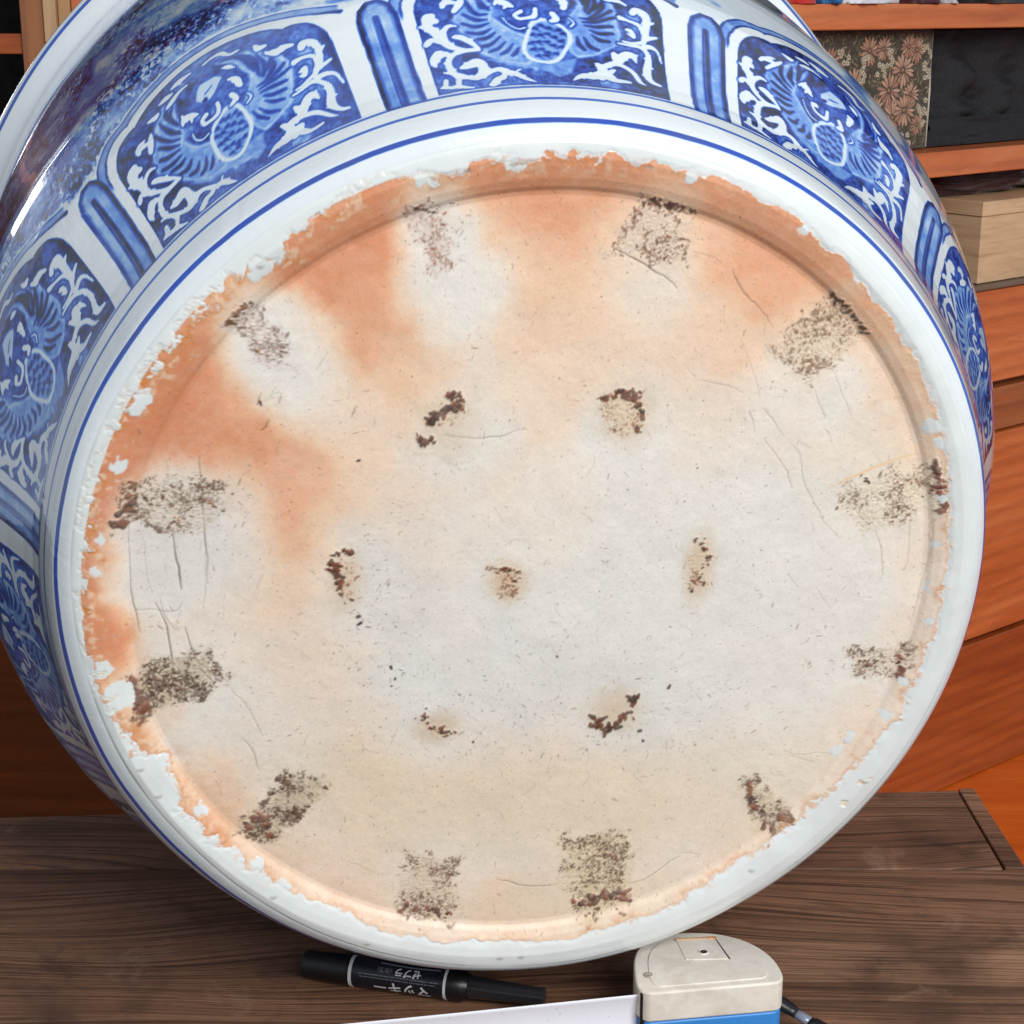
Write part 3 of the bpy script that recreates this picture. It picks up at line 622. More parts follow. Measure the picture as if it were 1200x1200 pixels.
    for l,wd in [([(528,468),(535,466),(546,469)],6),([(534,477),(525,484),(512,492),(508,500)],9),([(495,516),(500,524),(512,520)],8),([(712,470),(724,465),(738,467),(748,467)],8),([(744,465),(750,474),(754,488)],8),([(751,508),(754,514)],7),([(395,655),(405,650),(414,652)],6),([(388,664),(394,672),(400,682),(398,695)],9),([(402,700),(412,709)],5),([(820,634),(830,637)],6),([(826,645),(834,655),(830,668)],5),([(826,680),(828,687)],5),([(812,693),(814,697)],5),([(497,846),(502,855)],7),([(506,858),(520,864),(538,868)],6),([(500,838),(502,844)],4),([(696,850),(706,856),(716,858),(728,852)],9),([(728,850),(740,840),(746,826),(740,822)],8),([(584,676),(592,670),(600,672),(610,676)],4),([(594,692),(600,704)],5),([(606,686),(612,684)],4)]:
        crust(l,wd*1.2,dk,.7)
    # a raised white-orange nick above the lower right scars
    q=smooth(TL([(975,577,1),(1000,565,3),(1030,552,4),(1060,541,3),(1085,534,1)]),4)
    for c in range(3): cv.stroke(col[...,c],q,lin(232,200,160)[c],None,.4)
    # ---- foot ring: orange/tan band then glaze outside an irregular edge
    GB=[(640,183),(700,185),(760,190),(830,203),(880,224),(930,256),(980,298),(1020,343),(1060,398),(1085,448),(1104,500),(1110,550),(1113,600),(1110,650),(1100,720),(1080,780),(1050,840),(1015,885),(975,928),(930,968),(880,1005),(800,1055),(750,1076),(680,1098),(600,1104),(520,1102),(450,1092),(380,1062),(320,1035),(270,1000),(228,962),(205,925),(192,893),(158,876),(138,850),(120,800),(103,760),(98,700),(98,650),(103,590),(110,560),(130,510),(145,470),(170,440),(200,400),(232,362),(268,330),(300,315),(340,288),(372,250),(400,230),(440,215),(500,208),(560,190)]
    P=TL(GB); sl,D=cv.polysd(P,60); F=np.full(sh,-60.); F[sl]=D
    out=RAD>215; F=np.where(out&(F<-50),60,F)
    n_d=fbm(sh,26,4,.6,21); n_d2=fbm(sh,10,3,.6,22)
    left=sstep(.0,1.,-np.cos(ANG)*.7-np.sin(ANG)*.25+.15)
    amp=1.1+2.6*left
    G=F+amp*n_d*.85+ (.08+.16*left)*n_d2
    glz=1-sstep(.25,-.35,G)
    def gl(x,y,r):
        nonlocal glz
        X,Y=T2D((x,y)); g=1-sstep(-.4,.4,np.hypot(cv.GX-X,cv.GY-Y)-r*.43+.7*n_d2); glz=np.maximum(glz,g)
    for a in [(495,205,11),(505,212,7),(605,188,13),(612,195,6),(307,310,13),(300,322,6),(178,905,22),(160,890,14),(190,925,16),(140,815,18),(125,835,12),(118,785,12),(168,462,11),(160,478,8),(140,545,8),(118,630,6),(112,670,7),(942,268,7),(963,285,4),(1003,325,5),(1094,500,10),(1100,520,7),(1104,585,6),(985,885,8),(1000,870,8),(1040,840,7),(1010,900,7),(955,950,9),(1098,640,5),(235,952,9),(300,1015,8),(275,1003,8),(810,205,8),(660,182,4),(330,1040,9),(1092,690,6),(1088,730,6),(1062,800,6)]: gl(*a)
    def hole(x,y,r,st=1.):
        nonlocal glz
        X,Y=T2D((x,y)); g=1-sstep(-.5,.5,np.hypot(cv.GX-X,(cv.GY-Y)*1.2)-r*.43+1.0*n_d2); glz=glz*(1-g*st)
    for a in [(405,225,7),(365,245,5),(168,448,7),(150,500,6),(125,520,8),(130,570,6),(118,570,6),(105,625,7),(106,650,6),(104,710,6),(108,735,6),(104,765,4),(645,180,3),(672,180,3),(1005,915,4),(1015,912,5),(988,940,4),(1100,545,5),(1102,660,5),(1095,690,5),(1085,712,5),(1010,858,5),(1103,690,4)]: hole(*a)
    lowr=sstep(.2,.9,np.cos(ANG)*.8+np.sin(ANG)*.45)
    glz=glz*(1-sstep(.75,1.15,n_d2+.5*n_d)*np.exp(-((G-1.6)/1.7)**2)*np.clip(left+lowr,0,1))
    glz=np.where(RAD>221.5,1,glz)
    # burnt tan fringe on the clay next to the glaze
    edge=np.exp(-np.abs(G-.3)/1.1)*(1-glz); fr=np.exp(np.minimum(G,0)/4.5)*(1-glz)
    tint(fr*(.75*left+.16)*np.clip(.7+.5*n_d,0,1),lin(204,128,60)); lowr=sstep(.2,.9,np.cos(ANG)*.8+np.sin(ANG)*.45); tint(edge*np.clip(.3+.7*left+.45*lowr,0,1),lin(206,126,54)); tint(fr*lowr*.35*np.clip(n_d,0,1),lin(214,150,92))
    tint((np.exp(-((G+4)/3.)**2)*np.clip(n_d2-.3,0,1)*.6)*(.35+.65*left),lin(236,214,184))
    m=glz[...,None]; gc=np.array(lin(223,228,227))[None,None]*(1+.02*n_mid[...,None]); col=col*(1-m)+gc*m
    ring=sstep(.2,.9,edge*0+np.exp(-np.abs(G)/.55))*glz; tint(ring*.5*left,lin(222,190,150))
    # pits in the glaze
    for (x,y) in [(602,192),(548,200),(165,900),(186,932),(935,1010),(305,312),(1012,915),(320,1050),(430,1105),(585,1122),(610,1120),(880,1020),(760,195)]:
        X,Y=T2D((x,y))
        for c in range(3): cv.stroke(col[...,c],[(X-1.2,Y,1.2),(X,Y+.3,1.8),(X+1.2,Y,1.)],lin(150,140,128)[c],None,.7,alpha=.7)
        cv.stroke(hgt,[(X,Y,1.6)],-.5,None,.7)
    hgt=hgt*(1-glz)+glz*(.03+.36*sstep(-.2,4.0,G)+.10*np.exp(-((G-1.9)/1.3)**2)+.07*fbm(sh,60,2,.4,61)+.22*glz*sstep(-.3,-1.5,G))+ (1-glz)*np.exp(np.minimum(G,0)/2.)*.15*n_d2
    hgt+= .20*n_big+.06*n_mid*(1-glz)
    return cv,np.clip(col,0,.95),glz,np.clip(R_,0,1),hgt,n_px

def build_base():
    cv,col,glz,rgh,hgt,n_px=paint_base()
    N=860; g=np.linspace(-1,1,N); a,b=np.meshgrid(g,g)
    big=np.abs(a)>np.abs(b); r=np.where(big,a,b); 
    with np.errstate(divide='ignore',invalid='ignore'):
        ph=np.where(big,(np.pi/4)*np.nan_to_num(b/a),np.pi/2-(np.pi/4)*np.nan_to_num(a/b))
    x=r*np.cos(ph); y=r*np.sin(ph); th=np.arctan2(y,x); rho=np.abs(r)
    RO=rim_r(th); RAD=rho*RO
    X=RAD*np.cos(th); Y=RAD*np.sin(th)
    Xm,Ym=X*1000,Y*1000
    h=cv.sample(hgt,Xm,Ym)/1000
    # recess + foot ring profile (distance from the outer edge)
    rr=np.hypot(X-.0015,Y-.0015); k=(RO-.225)
    prof=np.interp(rr,[0,.150,.196,.2000,.2022,.2045,.2085,.2140,.2185,.2225],[.0046,.0050,.0054,.0056,.0050,.0030,.0010,-.0006,-.0014,-.0010])
    e=RO-RAD; prof=np.where(e<.005, lerp(0.,prof,np.clip(1-(np.clip(.005-e,0,.005)/.005)**1.7,0,1)), prof)
    fade=np.clip(e/.0012,0,1)
    Z=prof-h*fade
    o=grid_mesh("base",np.stack([X.ravel(),Y.ravel(),Z.ravel()],1),N,N,m_base,jar,flip=True)
    set_attr(o.data,'tint',cv.sample(col,Xm,Ym).reshape(-1,3)); set_attr(o.data,'glaze',cv.sample(glz,Xm,Ym).ravel()); set_attr(o.data,'grit',cv.sample(rgh,Xm,Ym).ravel())
    o["label"]="unglazed clay base with orange flashing and brown kiln scars"
def base_material():
    t=NT("unglazed_clay_and_glaze"); v=t.coord()
    g=t.attr('glaze'); gr=t.attr('grit'); c=t.attr('tint','Color')
    n1=t.noise(v,700,3,.7); n2=t.noise(v,160,4,.6)
    c1=t.mix(t.math('MULTIPLY',t.val(n1,.60,.75,0,.22),t.math('SUBTRACT',1.,g)),c,lin(140,112,90))
    c1=t.mix(t.val(n2,.35,.65,0,.10),c1,lin(236,226,212))
    t.base(c1)
    t.rough(t.math('ADD',t.math('MULTIPLY',g,-.36),t.math('ADD',.46,t.math('MULTIPLY',gr,.25))))
    t.p.inputs['Specular IOR Level'].default_value=.5
    t.link(g,t.p.inputs['Coat Weight']); t.p.inputs['Coat Roughness'].default_value=.06
    h=t.math('MULTIPLY',t.math('ADD',n1,t.math('MULTIPLY',n2,1.5)),t.math('SUBTRACT',1.,t.math('MULTIPLY',g,.93)))
    t.bump(h,.00012)
    return t.m
m_base=base_material()
build_base()

# --- cobalt decoration, drawn once on a sheet in millimetres (x round the jar, y up the wall)
MO=json.loads('''{"white":[[[-9.8,4.8,0.61],[-13.9,7.6,2.76],[-17.8,11.5,3.68],[-22.1,13.1,3.68],[-26.0,16.5,3.07],[-29.4,16.9,3.07],[-32.4,16.0,3.68],[-35.6,14.2,4.91],[-38.8,12.3,3.68],[-42.5,13.6,3.07],[-45.6,15.2,3.68],[-48.5,17.8,3.37],[-49.8,22.7,3.68],[-49.0,28.3,3.07],[-46.4,31.8,3.07],[-43.4,32.8,2.76],[-36.5,34.0,2.15],[-34.3,33.6,1.84]],[[-17.3,14.4,1.23],[-15.7,15.6,0.92]],[[-35.4,14.8,4.29],[-33.9,20.4,4.91],[-35.4,24.6,5.52],[-38.4,23.6,4.91],[-42.1,21.8,3.68],[-44.4,21.4,1.84]],[[-22.9,15.0,2.45],[-24.9,9.9,3.07],[-27.9,9.2,3.68],[-31.5,5.1,3.68],[-33.3,4.5,1.53]],[[-41.9,4.2,1.23],[-45.2,5.3,2.15],[-48.3,6.8,3.07],[-51.7,6.9,2.45],[-55.0,8.0,2.76],[-57.0,7.7,1.23]],[[-54.3,8.4,3.07],[-53.4,13.4,2.45]],[[-48.4,6.3,2.45],[-46.7,12.8,2.76],[-47.3,15.5,2.45]],[[-49.5,18.5,2.45],[-51.7,19.1,1.84],[-53.3,19.6,1.23]],[[-47.6,31.3,1.84],[-51.2,33.1,3.68],[-54.8,31.5,4.91],[-56.7,27.9,3.68],[-56.4,25.4,1.84]],[[-53.8,33.8,3.68],[-57.4,29.7,1.84]],[[-34.3,33.6,1.84],[-41.0,33.9,2.15],[-46.2,36.0,2.76],[-49.9,39.5,3.68],[-51.8,44.2,3.68],[-52.6,48.6,4.91],[-55.3,52.0,3.68],[-58.3,53.3,1.53]],[[-54.9,51.0,4.29],[-54.2,57.8,4.91],[-51.7,59.5,3.07]],[[-54.2,57.8,4.29],[-50.5,55.8,3.07],[-52.5,55.1,1.84]],[[-52.3,41.7,3.07],[-55.3,43.5,2.45],[-57.3,41.4,3.07],[-58.2,40.0,1.53]],[[-49.9,39.5,2.45],[-50.6,44.7,3.07],[-48.8,48.6,2.45],[-45.6,51.1,2.15],[-42.4,50.5,1.23]],[[-34.2,34.5,1.23],[-38.9,39.2,3.07],[-42.2,42.2,3.68],[-44.8,43.2,3.07],[-46.5,43.2,1.23]],[[-46.0,64.3,2.45],[-44.5,66.5,3.07],[-40.3,66.3,2.45]],[[-22.2,61.1,1.23],[-19.7,63.5,3.07],[-16.2,61.5,3.68],[-13.3,59.6,1.23]],[[-19.7,63.5,2.45],[-19.4,66.1,1.23]],[[-16.2,61.5,3.07],[-17.7,58.6,1.23]],[[-9.9,56.1,2.45],[-12.9,54.2,2.15],[-11.7,51.5,2.15],[-8.4,51.3,1.84],[-3.8,52.7,2.45],[-2.6,58.0,2.15]],[[-19.2,52.2,0.86],[-17.7,47.9,0.86],[-14.3,44.7,0.86],[-10.4,45.0,0.86]],[[9.7,7.1,0.61],[15.1,11.6,3.68],[21.1,12.7,5.52],[25.8,16.9,4.91],[24.6,21.9,3.68],[23.0,23.3,1.23]],[[25.8,16.9,3.68],[29.4,12.5,4.91],[33.1,10.0,3.07],[39.7,10.5,1.84]],[[25.0,11.3,3.68],[29.2,16.1,3.68],[31.8,18.2,1.84]],[[24.9,20.1,3.68],[32.3,23.4,3.68],[37.0,22.7,3.07],[41.4,19.7,3.07],[45.0,13.1,2.45],[48.2,10.9,0.61]],[[34.0,28.7,4.91],[32.5,30.9,2.45]],[[34.9,25.5,4.91],[39.0,31.8,4.91],[42.6,31.9,3.68],[44.6,28.1,1.23]],[[33.9,39.0,1.23],[39.7,39.6,1.84],[45.6,39.7,2.45],[49.9,35.0,3.07],[50.6,28.4,3.68],[49.2,19.5,4.29],[51.3,15.1,3.07],[55.4,13.9,1.84]],[[45.6,39.7,2.45],[51.6,41.7,3.07],[55.6,39.6,1.84],[57.5,32.4,1.23]],[[47.0,42.6,2.45],[49.9,49.8,3.68],[51.1,57.3,3.68],[50.4,63.2,4.91],[46.5,65.4,3.68],[44.0,62.8,3.07],[44.5,65.6,1.23]],[[50.5,57.0,3.68],[54.7,59.5,1.23]],[[49.7,47.0,3.07],[55.8,49.7,1.53]],[[47.0,43.5,2.45],[41.1,41.7,1.53],[36.4,41.3,1.23]],[[37.9,57.4,3.07],[42.4,56.9,1.84],[47.4,55.0,2.45],[48.7,49.4,1.84]],[[40.1,50.1,1.23],[42.4,50.0,3.07],[42.7,46.5,2.45],[40.4,47.6,1.23]],[[29.6,71.1,1.23],[33.4,70.3,3.68],[37.8,68.9,2.45],[40.6,69.3,0.92]],[[8.8,66.6,1.84],[11.4,65.2,3.68],[10.9,60.8,3.07]],[[5.4,56.6,3.07],[6.7,53.3,3.07],[3.7,51.3,1.84]],[[12.9,54.0,0.74],[14.7,50.8,1.1],[12.1,47.8,0.86]],[[2.3,88.4,1.46],[7.7,89.5,2.18],[11.9,88.6,2.91],[14.7,84.5,2.18],[19.0,84.4,1.46]],[[26.0,80.6,1.46],[26.7,77.3,3.64],[30.2,77.2,1.82]],[[29.5,72.3,1.82],[33.3,68.7,2.91],[36.6,70.4,3.28],[41.5,67.9,2.18]],[[8.3,76.1,1.09],[11.0,75.2,2.91],[13.4,73.5,1.09]],[[-46.0,64.9,1.53],[-42.7,68.2,3.07],[-39.8,69.5,1.15]],[[-41.5,60.3,2.3],[-37.8,65.7,3.07],[-35.7,69.4,1.53]],[[-34.2,77.5,1.53],[-30.8,76.9,3.07],[-28.0,78.5,1.15]],[[-25.4,84.0,1.15],[-20.9,85.1,3.07],[-17.6,84.9,1.53]],[[-23.5,78.0,1.53],[-19.5,79.8,3.07],[-15.1,81.3,2.3],[-10.0,81.8,1.15]],[[-16.7,88.4,1.15],[-11.7,89.0,3.83],[-5.1,89.3,1.53]]],"dark":[[[-26.3,55.5],[-30.5,56.9],[-33.6,60.9],[-34.9,66.2]],[[-26.9,52.1],[-32.1,53.7],[-37.3,58.0]],[[-27.3,49.5],[-33.4,49.2],[-38.9,51.8]],[[-27.3,45.7],[-32.5,44.3],[-38.9,45.8]],[[-26.2,42.7],[-30.4,40.3],[-35.3,40.9]],[[-24.2,39.6],[-28.5,35.4],[-32.9,35.5]],[[-21.8,35.5],[-24.7,31.5],[-28.7,30.8]],[[-17.8,34.3],[-19.9,29.5],[-23.1,27.2]],[[-14.6,31.6],[-15.7,28.3],[-17.7,26.0]],[[-9.8,29.5],[-9.7,26.5],[-11.5,25.8]],[[-24.9,57.9],[-27.6,61.7],[-29.3,68.0]],[[18.5,54.8],[25.3,55.2],[33.6,60.7]],[[19.3,52.3],[26.7,53.3],[34.9,56.2]],[[19.7,50.2],[26.4,49.7],[33.2,49.9]],[[21.1,47.4],[25.9,44.9],[32.2,45.1]],[[21.3,44.1],[24.8,40.4],[29.3,39.2]],[[17.0,41.7],[19.8,36.1],[24.7,33.5]],[[13.6,41.2],[14.7,36.3],[18.3,32.6]],[[21.2,59.5],[26.5,62.4],[30.3,66.8]],[[8.4,81.9],[15.2,79.9],[19.3,73.8],[20.8,64.7]],[[21.4,76.2],[23.8,69.8],[21.2,61.1]],[[25.1,74.1],[26.4,66.4],[22.6,58.8]],[[30.6,68.6],[29.3,62.1],[23.0,55.3]],[[10.0,82.8],[16.8,80.3],[21.8,72.6],[22.2,64.5]],[[-22.2,79.1],[-25.4,74.1],[-24.1,65.4]],[[-29.5,71.6],[-28.9,62.3],[-25.5,59.7]],[[-20.8,76.2],[-24.2,71.6],[-23.8,63.7]]],"wing":[[[-30.6,70.0],[-38.2,65.9],[-41.7,54.6],[-40.9,43.4],[-36.1,36.6],[-33.4,32.6],[-26.7,25.9],[-19.6,21.2],[-11.3,19.9],[-7.8,24.0],[-10.8,38.3],[-18.9,43.7],[-25.6,53.6],[-25.3,69.3]],[[12.7,52.3],[23.0,71.4],[33.3,68.6],[35.6,56.8],[35.6,45.3],[31.2,35.7],[23.1,29.9],[15.3,27.1],[11.8,30.8],[10.8,40.9]],[[7.7,82.0],[15.6,81.7],[24.8,75.6],[32.0,68.6],[35.5,56.2],[31.2,46.6],[19.0,56.4],[19.2,63.9],[15.3,75.1]],[[-20.1,77.9],[-24.7,79.8],[-31.6,70.5],[-33.2,62.6],[-26.1,51.9],[-23.3,60.8],[-22.5,67.2]]],"head":[[6.7,70.8],[3.3,74.2],[-5.2,76.0],[-8.3,71.3],[-10.1,66.5],[-6.7,62.9],[-1.0,63.9],[2.2,66.2],[5.8,69.4]],"belly":[[-30.1,25.6],[-19.7,20.3],[-8.1,22.3],[-3.1,17.5],[5.7,22.8],[13.4,25.1],[9.8,15.0],[3.8,10.2],[-0.2,13.3],[-3.6,14.2],[-9.1,15.8],[-20.0,18.8]],"ring":[[10.1,36.5],[8.8,31.1],[6.2,26.2],[2.8,22.7],[-1.1,20.6],[-4.9,20.6],[-8.2,22.4],[-10.6,25.9],[-11.8,30.6],[-11.7,35.6],[-10.3,41.1],[-7.8,45.8],[-4.5,49.1],[-0.7,51.3],[3.0,51.4],[6.3,49.8],[8.8,46.5],[10.1,41.8],[10.1,36.5]],"dots":[[-6.1,44.2],[-2.4,46.8],[0.8,46.1],[5.2,45.5],[7.1,43.0],[-8.4,39.8],[-4.5,39.9],[-0.9,41.7],[2.3,40.2],[5.9,37.8],[-8.6,34.0],[-5.2,34.8],[-1.1,35.8],[2.6,34.2],[6.5,33.7],[-7.0,29.7],[-3.0,29.9],[0.1,28.2],[4.1,28.5],[-4.9,24.8],[-0.8,25.8]]}''')
def arch_poly(w,yb,ytop,sh_,yc,lift=0.):
    """lappet outline: straight sides, rounded shoulders, small cusp, raised middle"""
    P=[(-w,yb)]
    for a in np.linspace(0,1,9): P.append((-w+ (w-sh_)*(1-math.cos(a*math.pi/2)), yc+(ytop-15-yc)*math.sin(a*math.pi/2)))
    for a in np.linspace(0,1,17):
        x=-sh_+2*sh_*a; P.append((x, ytop-16+16*math.sin(a*math.pi)**.75))
    P+= [(-x,y) for x,y in P[:10]][::-1]
    return P
def paint_panel():
    cv=Canvas(-94,-10,80,140,.30); A=cv.new(0.); sh=A.shape
    n=fbm(sh,60,4,.6,31); nf=fbm(sh,9,3,.6,32)
    n_e=fbm(sh,22,3,.5,33)*.14
    stip=cv.new(0.)
    outer=arch_poly(64.5,2,104,44,62)[:-11]+[(50,86.5),(58,81.5),(68,77),(76,75),(76,2)]; inner=arch_poly(59.3,2.4,98,41,60)
    _so=cv.polysd(outer,140); DO=np.full(sh,200.); DO[_so[0]]=_so[1]
    _si=cv.polysd(inner,140); DI=np.full(sh,200.); DI[_si[0]]=_si[1]
    # outline bands following the arch
    up_=sstep(58,66,cv.GY)
    rgt=sstep(68.5,66.5,cv.GX)
    D2=DO+n_e
    band=lambda D,a,b,s=.3: np.clip(.5+(D-a)/(2*s),0,1)*np.clip(.5-(D-b)/(2*s),0,1)
    wash=band(D2,0,6.0)*up_*rgt
    A=lerp(A,.36+.06*n,wash)
    for (a,b,v) in [(0,1.2,.85),(5.2,6.4,.8)]: A=lerp(A,v,band(D2,a,b)*up_*rgt)
    cv.stroke(A,[(56,83.4,1.2),(63,80.3,2.2),(67.5,78.2,3.0)],.95)
    # pilaster
    pil=[(-86.5,-1.5),(-86.0,66),(-84,74),(-79,79),(-73,79),(-69,74),(-66.8,66),(-65.8,-1.5)]
    sl,D=cv.polysd(pil,20); DP=np.full(sh,200.); DP[sl]=D; DP=DP+n_e
    inn=np.clip(.5-DP/.6,0,1)
    A=lerp(A,.32+.05*n,inn); A=lerp(A,.90,band(DP,-2.3,.2)); A=lerp(A,.55,band(DP,-3.3,-2.3))
    cv.stroke(A,[(-76.6,0,4.4),(-76.6,40,4.2),(-76.8,66,3.2)],.88,soft=.4); cv.stroke(A,[(-77.3,2,.9),(-77.3,62,.9)],.6)
    # panel ground
    I=np.clip(.5-(DI+n_e*.6)/.7,0,1)
    ground=np.clip(.70+.10*n+.06*nf,0,1)
    A=lerp(A,ground,I)
    A=lerp(A,.92,band(DI,-1.1,.3)*I)
    # pale border line between outline and ground stays white; dark wet edge on the right side
    rd=sstep(50.5,57.5,cv.GX+1.2*n_e)*I*sstep(16,26,cv.GY); A=lerp(A,1.,rd*sstep(-7,-3,DI))
    # fringe under the bird
    for x in np.arange(-30,24,2.1): cv.stroke(A,[(x,6,1.),(x+.8,11+2*math.sin(x*1.7),.5)],.9,soft=.4,alpha=.8)
    for wg in MO['wing']:
        cv.fill(A,wg,.34,soft=1.0,grow=1.2); 
    cv.fill(A,MO['belly'],.36,soft=.8,grow=.6)
    for wg in MO['wing']:
        sl,Dw=cv.polysd(wg,6); A[sl]=lerp(A[sl],.20,np.clip(1-np.abs(Dw-.2)/1.1,0,1)*.8)
    A=np.clip(A+.03*nf*I,0,1)
    for d in MO['dark']:
        p=np.array(d); w_=np.interp(np.linspace(0,1,len(p)),[0,.55,1],[1.0,2.7,2.0]); q=smooth(np.c_[p[:,:2],w_],4); cv.stroke(A,q,.86,soft=.42,alpha=1.)
        q2=q.copy(); q2[:,0]+=.5; q2[:,2]*=.3; cv.stroke(A,q2[len(q2)//3:],.97,soft=.4,alpha=.7)
    # neck, ground behind the medallion
    rg=MO['ring']; cx=sum(p[0] for p in rg)/len(rg); cy=sum(p[1] for p in rg)/len(rg)
    cv.fill(A,rg,.34,soft=.5)
    for dx,dy in MO['dots']:
        cv.stroke(A,[(dx-1,dy,1.6),(dx+.6,dy+.3,2.6)],.84,soft=.5); cv.stroke(A,[(dx+1.2,dy-1.2,1.),(dx+2.2,dy-1.6,1.2)],.62,soft=.4)
    cv.stroke(A,smooth([tuple(p)+(2.3,) for p in rg],2),.08,soft=.4)
    cv.fill(A,MO['head'],.16,soft=.5); hd=MO['head']; hx=sum(p[0] for p in hd)/len(hd); hy=sum(p[1] for p in hd)/len(hd)
    cv.stroke(A,[(hx-3,hy-1,1.),(hx+2,hy+1,.6)],.7); cv.stroke(A,[(hx-5,hy-5,2.4),(hx-4,hy-4,2)],.97)
    cv.stroke(A,smooth([tuple(p[:2])+(.6,) for p in hd]+[tuple(hd[0][:2])+(.6,)],3),.7,soft=.3)
    # white scrolls: dark outline first, then the reserve
    for s in MO['white']:
        q=smooth(s,5); q[:,2]=q[:,2]*1.08+.15; cv.stroke(A,q,.93,soft=.5,grow=.8,alpha=.9)
    for s in MO['white']:
        q=smooth(s,5); q[:,2]=q[:,2]*1.08+.15; cv.stroke(A,q,.03,soft=.3)
        acc=0.; sd=1
        for u_,v_ in zip(q[:-1],q[1:]):     # scalloped lobes along the leaves
            acc+=np.hypot(*(v_-u_)[:2])
            if acc>5.5 and u_[2]>3.6:
                acc=0.; sd=-sd; tx,ty=(v_-u_)[:2]/(np.hypot(*(v_-u_)[:2])+1e-6); o_=u_[2]*.46
                X_,Y_=u_[0]-ty*o_*sd,u_[1]+tx*o_*sd
                cv.stroke(A,[(X_,Y_,1.9),(u_[0],u_[1],u_[2]*.7)],.03,soft=.3)
    A=np.where(I>.02,A,A)
    # area beyond the arch = landscape starts (handled on the jar)
    return cv,np.clip(A,0,1),DO,DI
def jar_profile(t): return np.interp(t,TT,RR)
def smooth_profile(t):
    s=0
    for k,wk in ((-1,.25),(0,.5),(1,.25)): s=s+wk*jar_profile(np.clip(t+k*np.clip(t*.28,.0003,.011),0,.366))
    return s
def build_body():
    cv,A,DO,DI=paint_panel()
    tf=np.linspace(0,.366,6000); rf=smooth_profile(tf); sf=np.r_[0,np.cumsum(np.hypot(np.diff(tf),np.diff(rf)))]
    total=sf[-1]
    sr=np.r_[np.arange(0,.008,.0005),np.arange(.008,.150,.00072),np.arange(.150,total,.0016),total]
    t=np.interp(sr,sf,tf); nr=len(t)
    dense=np.radians(np.arange(-222,40,.168)); coarse=np.radians(np.arange(40,138,1.4)); th=np.r_[dense,coarse]; nc=len(th)
    TH_,T_=np.meshgrid(th,t); Rr=smooth_profile(T_)
    dl=rim_r(TH_)-.225; Rr=Rr+dl*np.clip(1-T_/.012,0,1)
    ym=arc_mm(T_)
    deg=(np.degrees(TH_)+180)%360-180
    # panel centres: ten lappets
    d=deg+91.1; d=(d+180)%360-180      # angle from the centre panel
    front=np.abs(d)<=120.4
    k=np.clip(np.round(d/34.4),-3,3); xl=(d-k*34.4)*4.625
    back=(((d+360)%360)-103.2)          # 0..153.6 across the hidden side
    kb=np.round(back/38.4); xb=(back-kb*38.4)*4.625*(34.4/38.4)
    x=np.where(np.abs(d)<=103.2,xl,np.where((d>0)&(d<103.2+17.2),np.where(back<=17.2,back*4.625,xb),np.where((d<0)&(d>-120.4),(d+103.2)*4.625,xb)))
    pit=159.1
    x=np.where(x>71.5,x-pit,x); x=np.where(x<-93,x+pit,x)
    pn=np.round((deg+91.1)/34.4); x=x+.25*np.sin(TH_*23)
    wm=sstep(1,12,-cv.sample(DI,x,ym)); ymp=ym+wm*(.9*np.sin(x*.12+pn*1.9)+.5*np.sin(x*.33+pn*3.7)); xq=x+wm*(1.1*np.sin(ym*.11+pn*2.1)+.7*np.sin(ym*.27+pn*4.3))
    paint=cv.sample(A,xq,ymp); paint=np.clip(paint*(1+.13*np.sin(pn*2.7+x*.03))+0,0,1)
    dO=cv.sample(DO,x,ym)
    paint=np.where(ym<-.5,0,paint)
    # landscape above the lappets
    rs=np.random.default_rng(9)
    sh=(nr,nc); L1=fbm((nr,nc),60,4,.55,41); L2=fbm((nr,nc),26,4,.6,42); L3=fbm((nr,nc),7,2,.6,43)
    zone=sstep(6.6,9.5,dO)*sstep(78,86,ym+0*x)      # only beyond the arch outline
    leftm=1-sstep(-112,-104,deg+5*L1)
    leftm=np.where(deg>60,1,leftm)
    rock=np.clip(.50+.17*L2+.14*np.tanh(1.5*L1),0.05,.96)
    ridge=sstep(.25,.75,np.abs(np.sin(ym*.045+TH_*5.5+L1*.9))); rock=np.clip(rock+.22*(1-ridge),0,.98)
    right=np.clip(.06+.42*sstep(.45,1.3,L1+.5*np.sin(ym*.07+TH_*4)),0,.8)
    land=lerp(right,rock,leftm)
    fade=1-sstep(300,318,ym)*.6
    paint=lerp(paint,land*fade,zone)
    stip=zone*leftm*(.55+.45*np.tanh(2*L2))
    X=Rr*np.cos(TH_); Y=Rr*np.sin(TH_)
    Rr[0]=rim_r(TH_[0])-.0004; X[0]=Rr[0]*np.cos(TH_[0]); Y[0]=Rr[0]*np.sin(TH_[0])
    o=grid_mesh("body",np.stack([X.ravel(),Y.ravel(),T_.ravel()],1),nr,nc,m_body,jar,wrap=True,flip=False)
    set_attr(o.data,'paint',paint.ravel()); set_attr(o.data,'arc',ym.ravel()); set_attr(o.data,'stip',np.clip(stip,0,1).ravel())
COBALT=[(0,lin(222,228,230)),(.10,lin(206,220,232)),(.22,lin(158,188,222)),(.36,lin(104,150,216)),(.55,lin(56,100,194)),(.72,lin(34,68,166)),(.86,lin(20,38,120)),(1.,lin(10,14,52))]
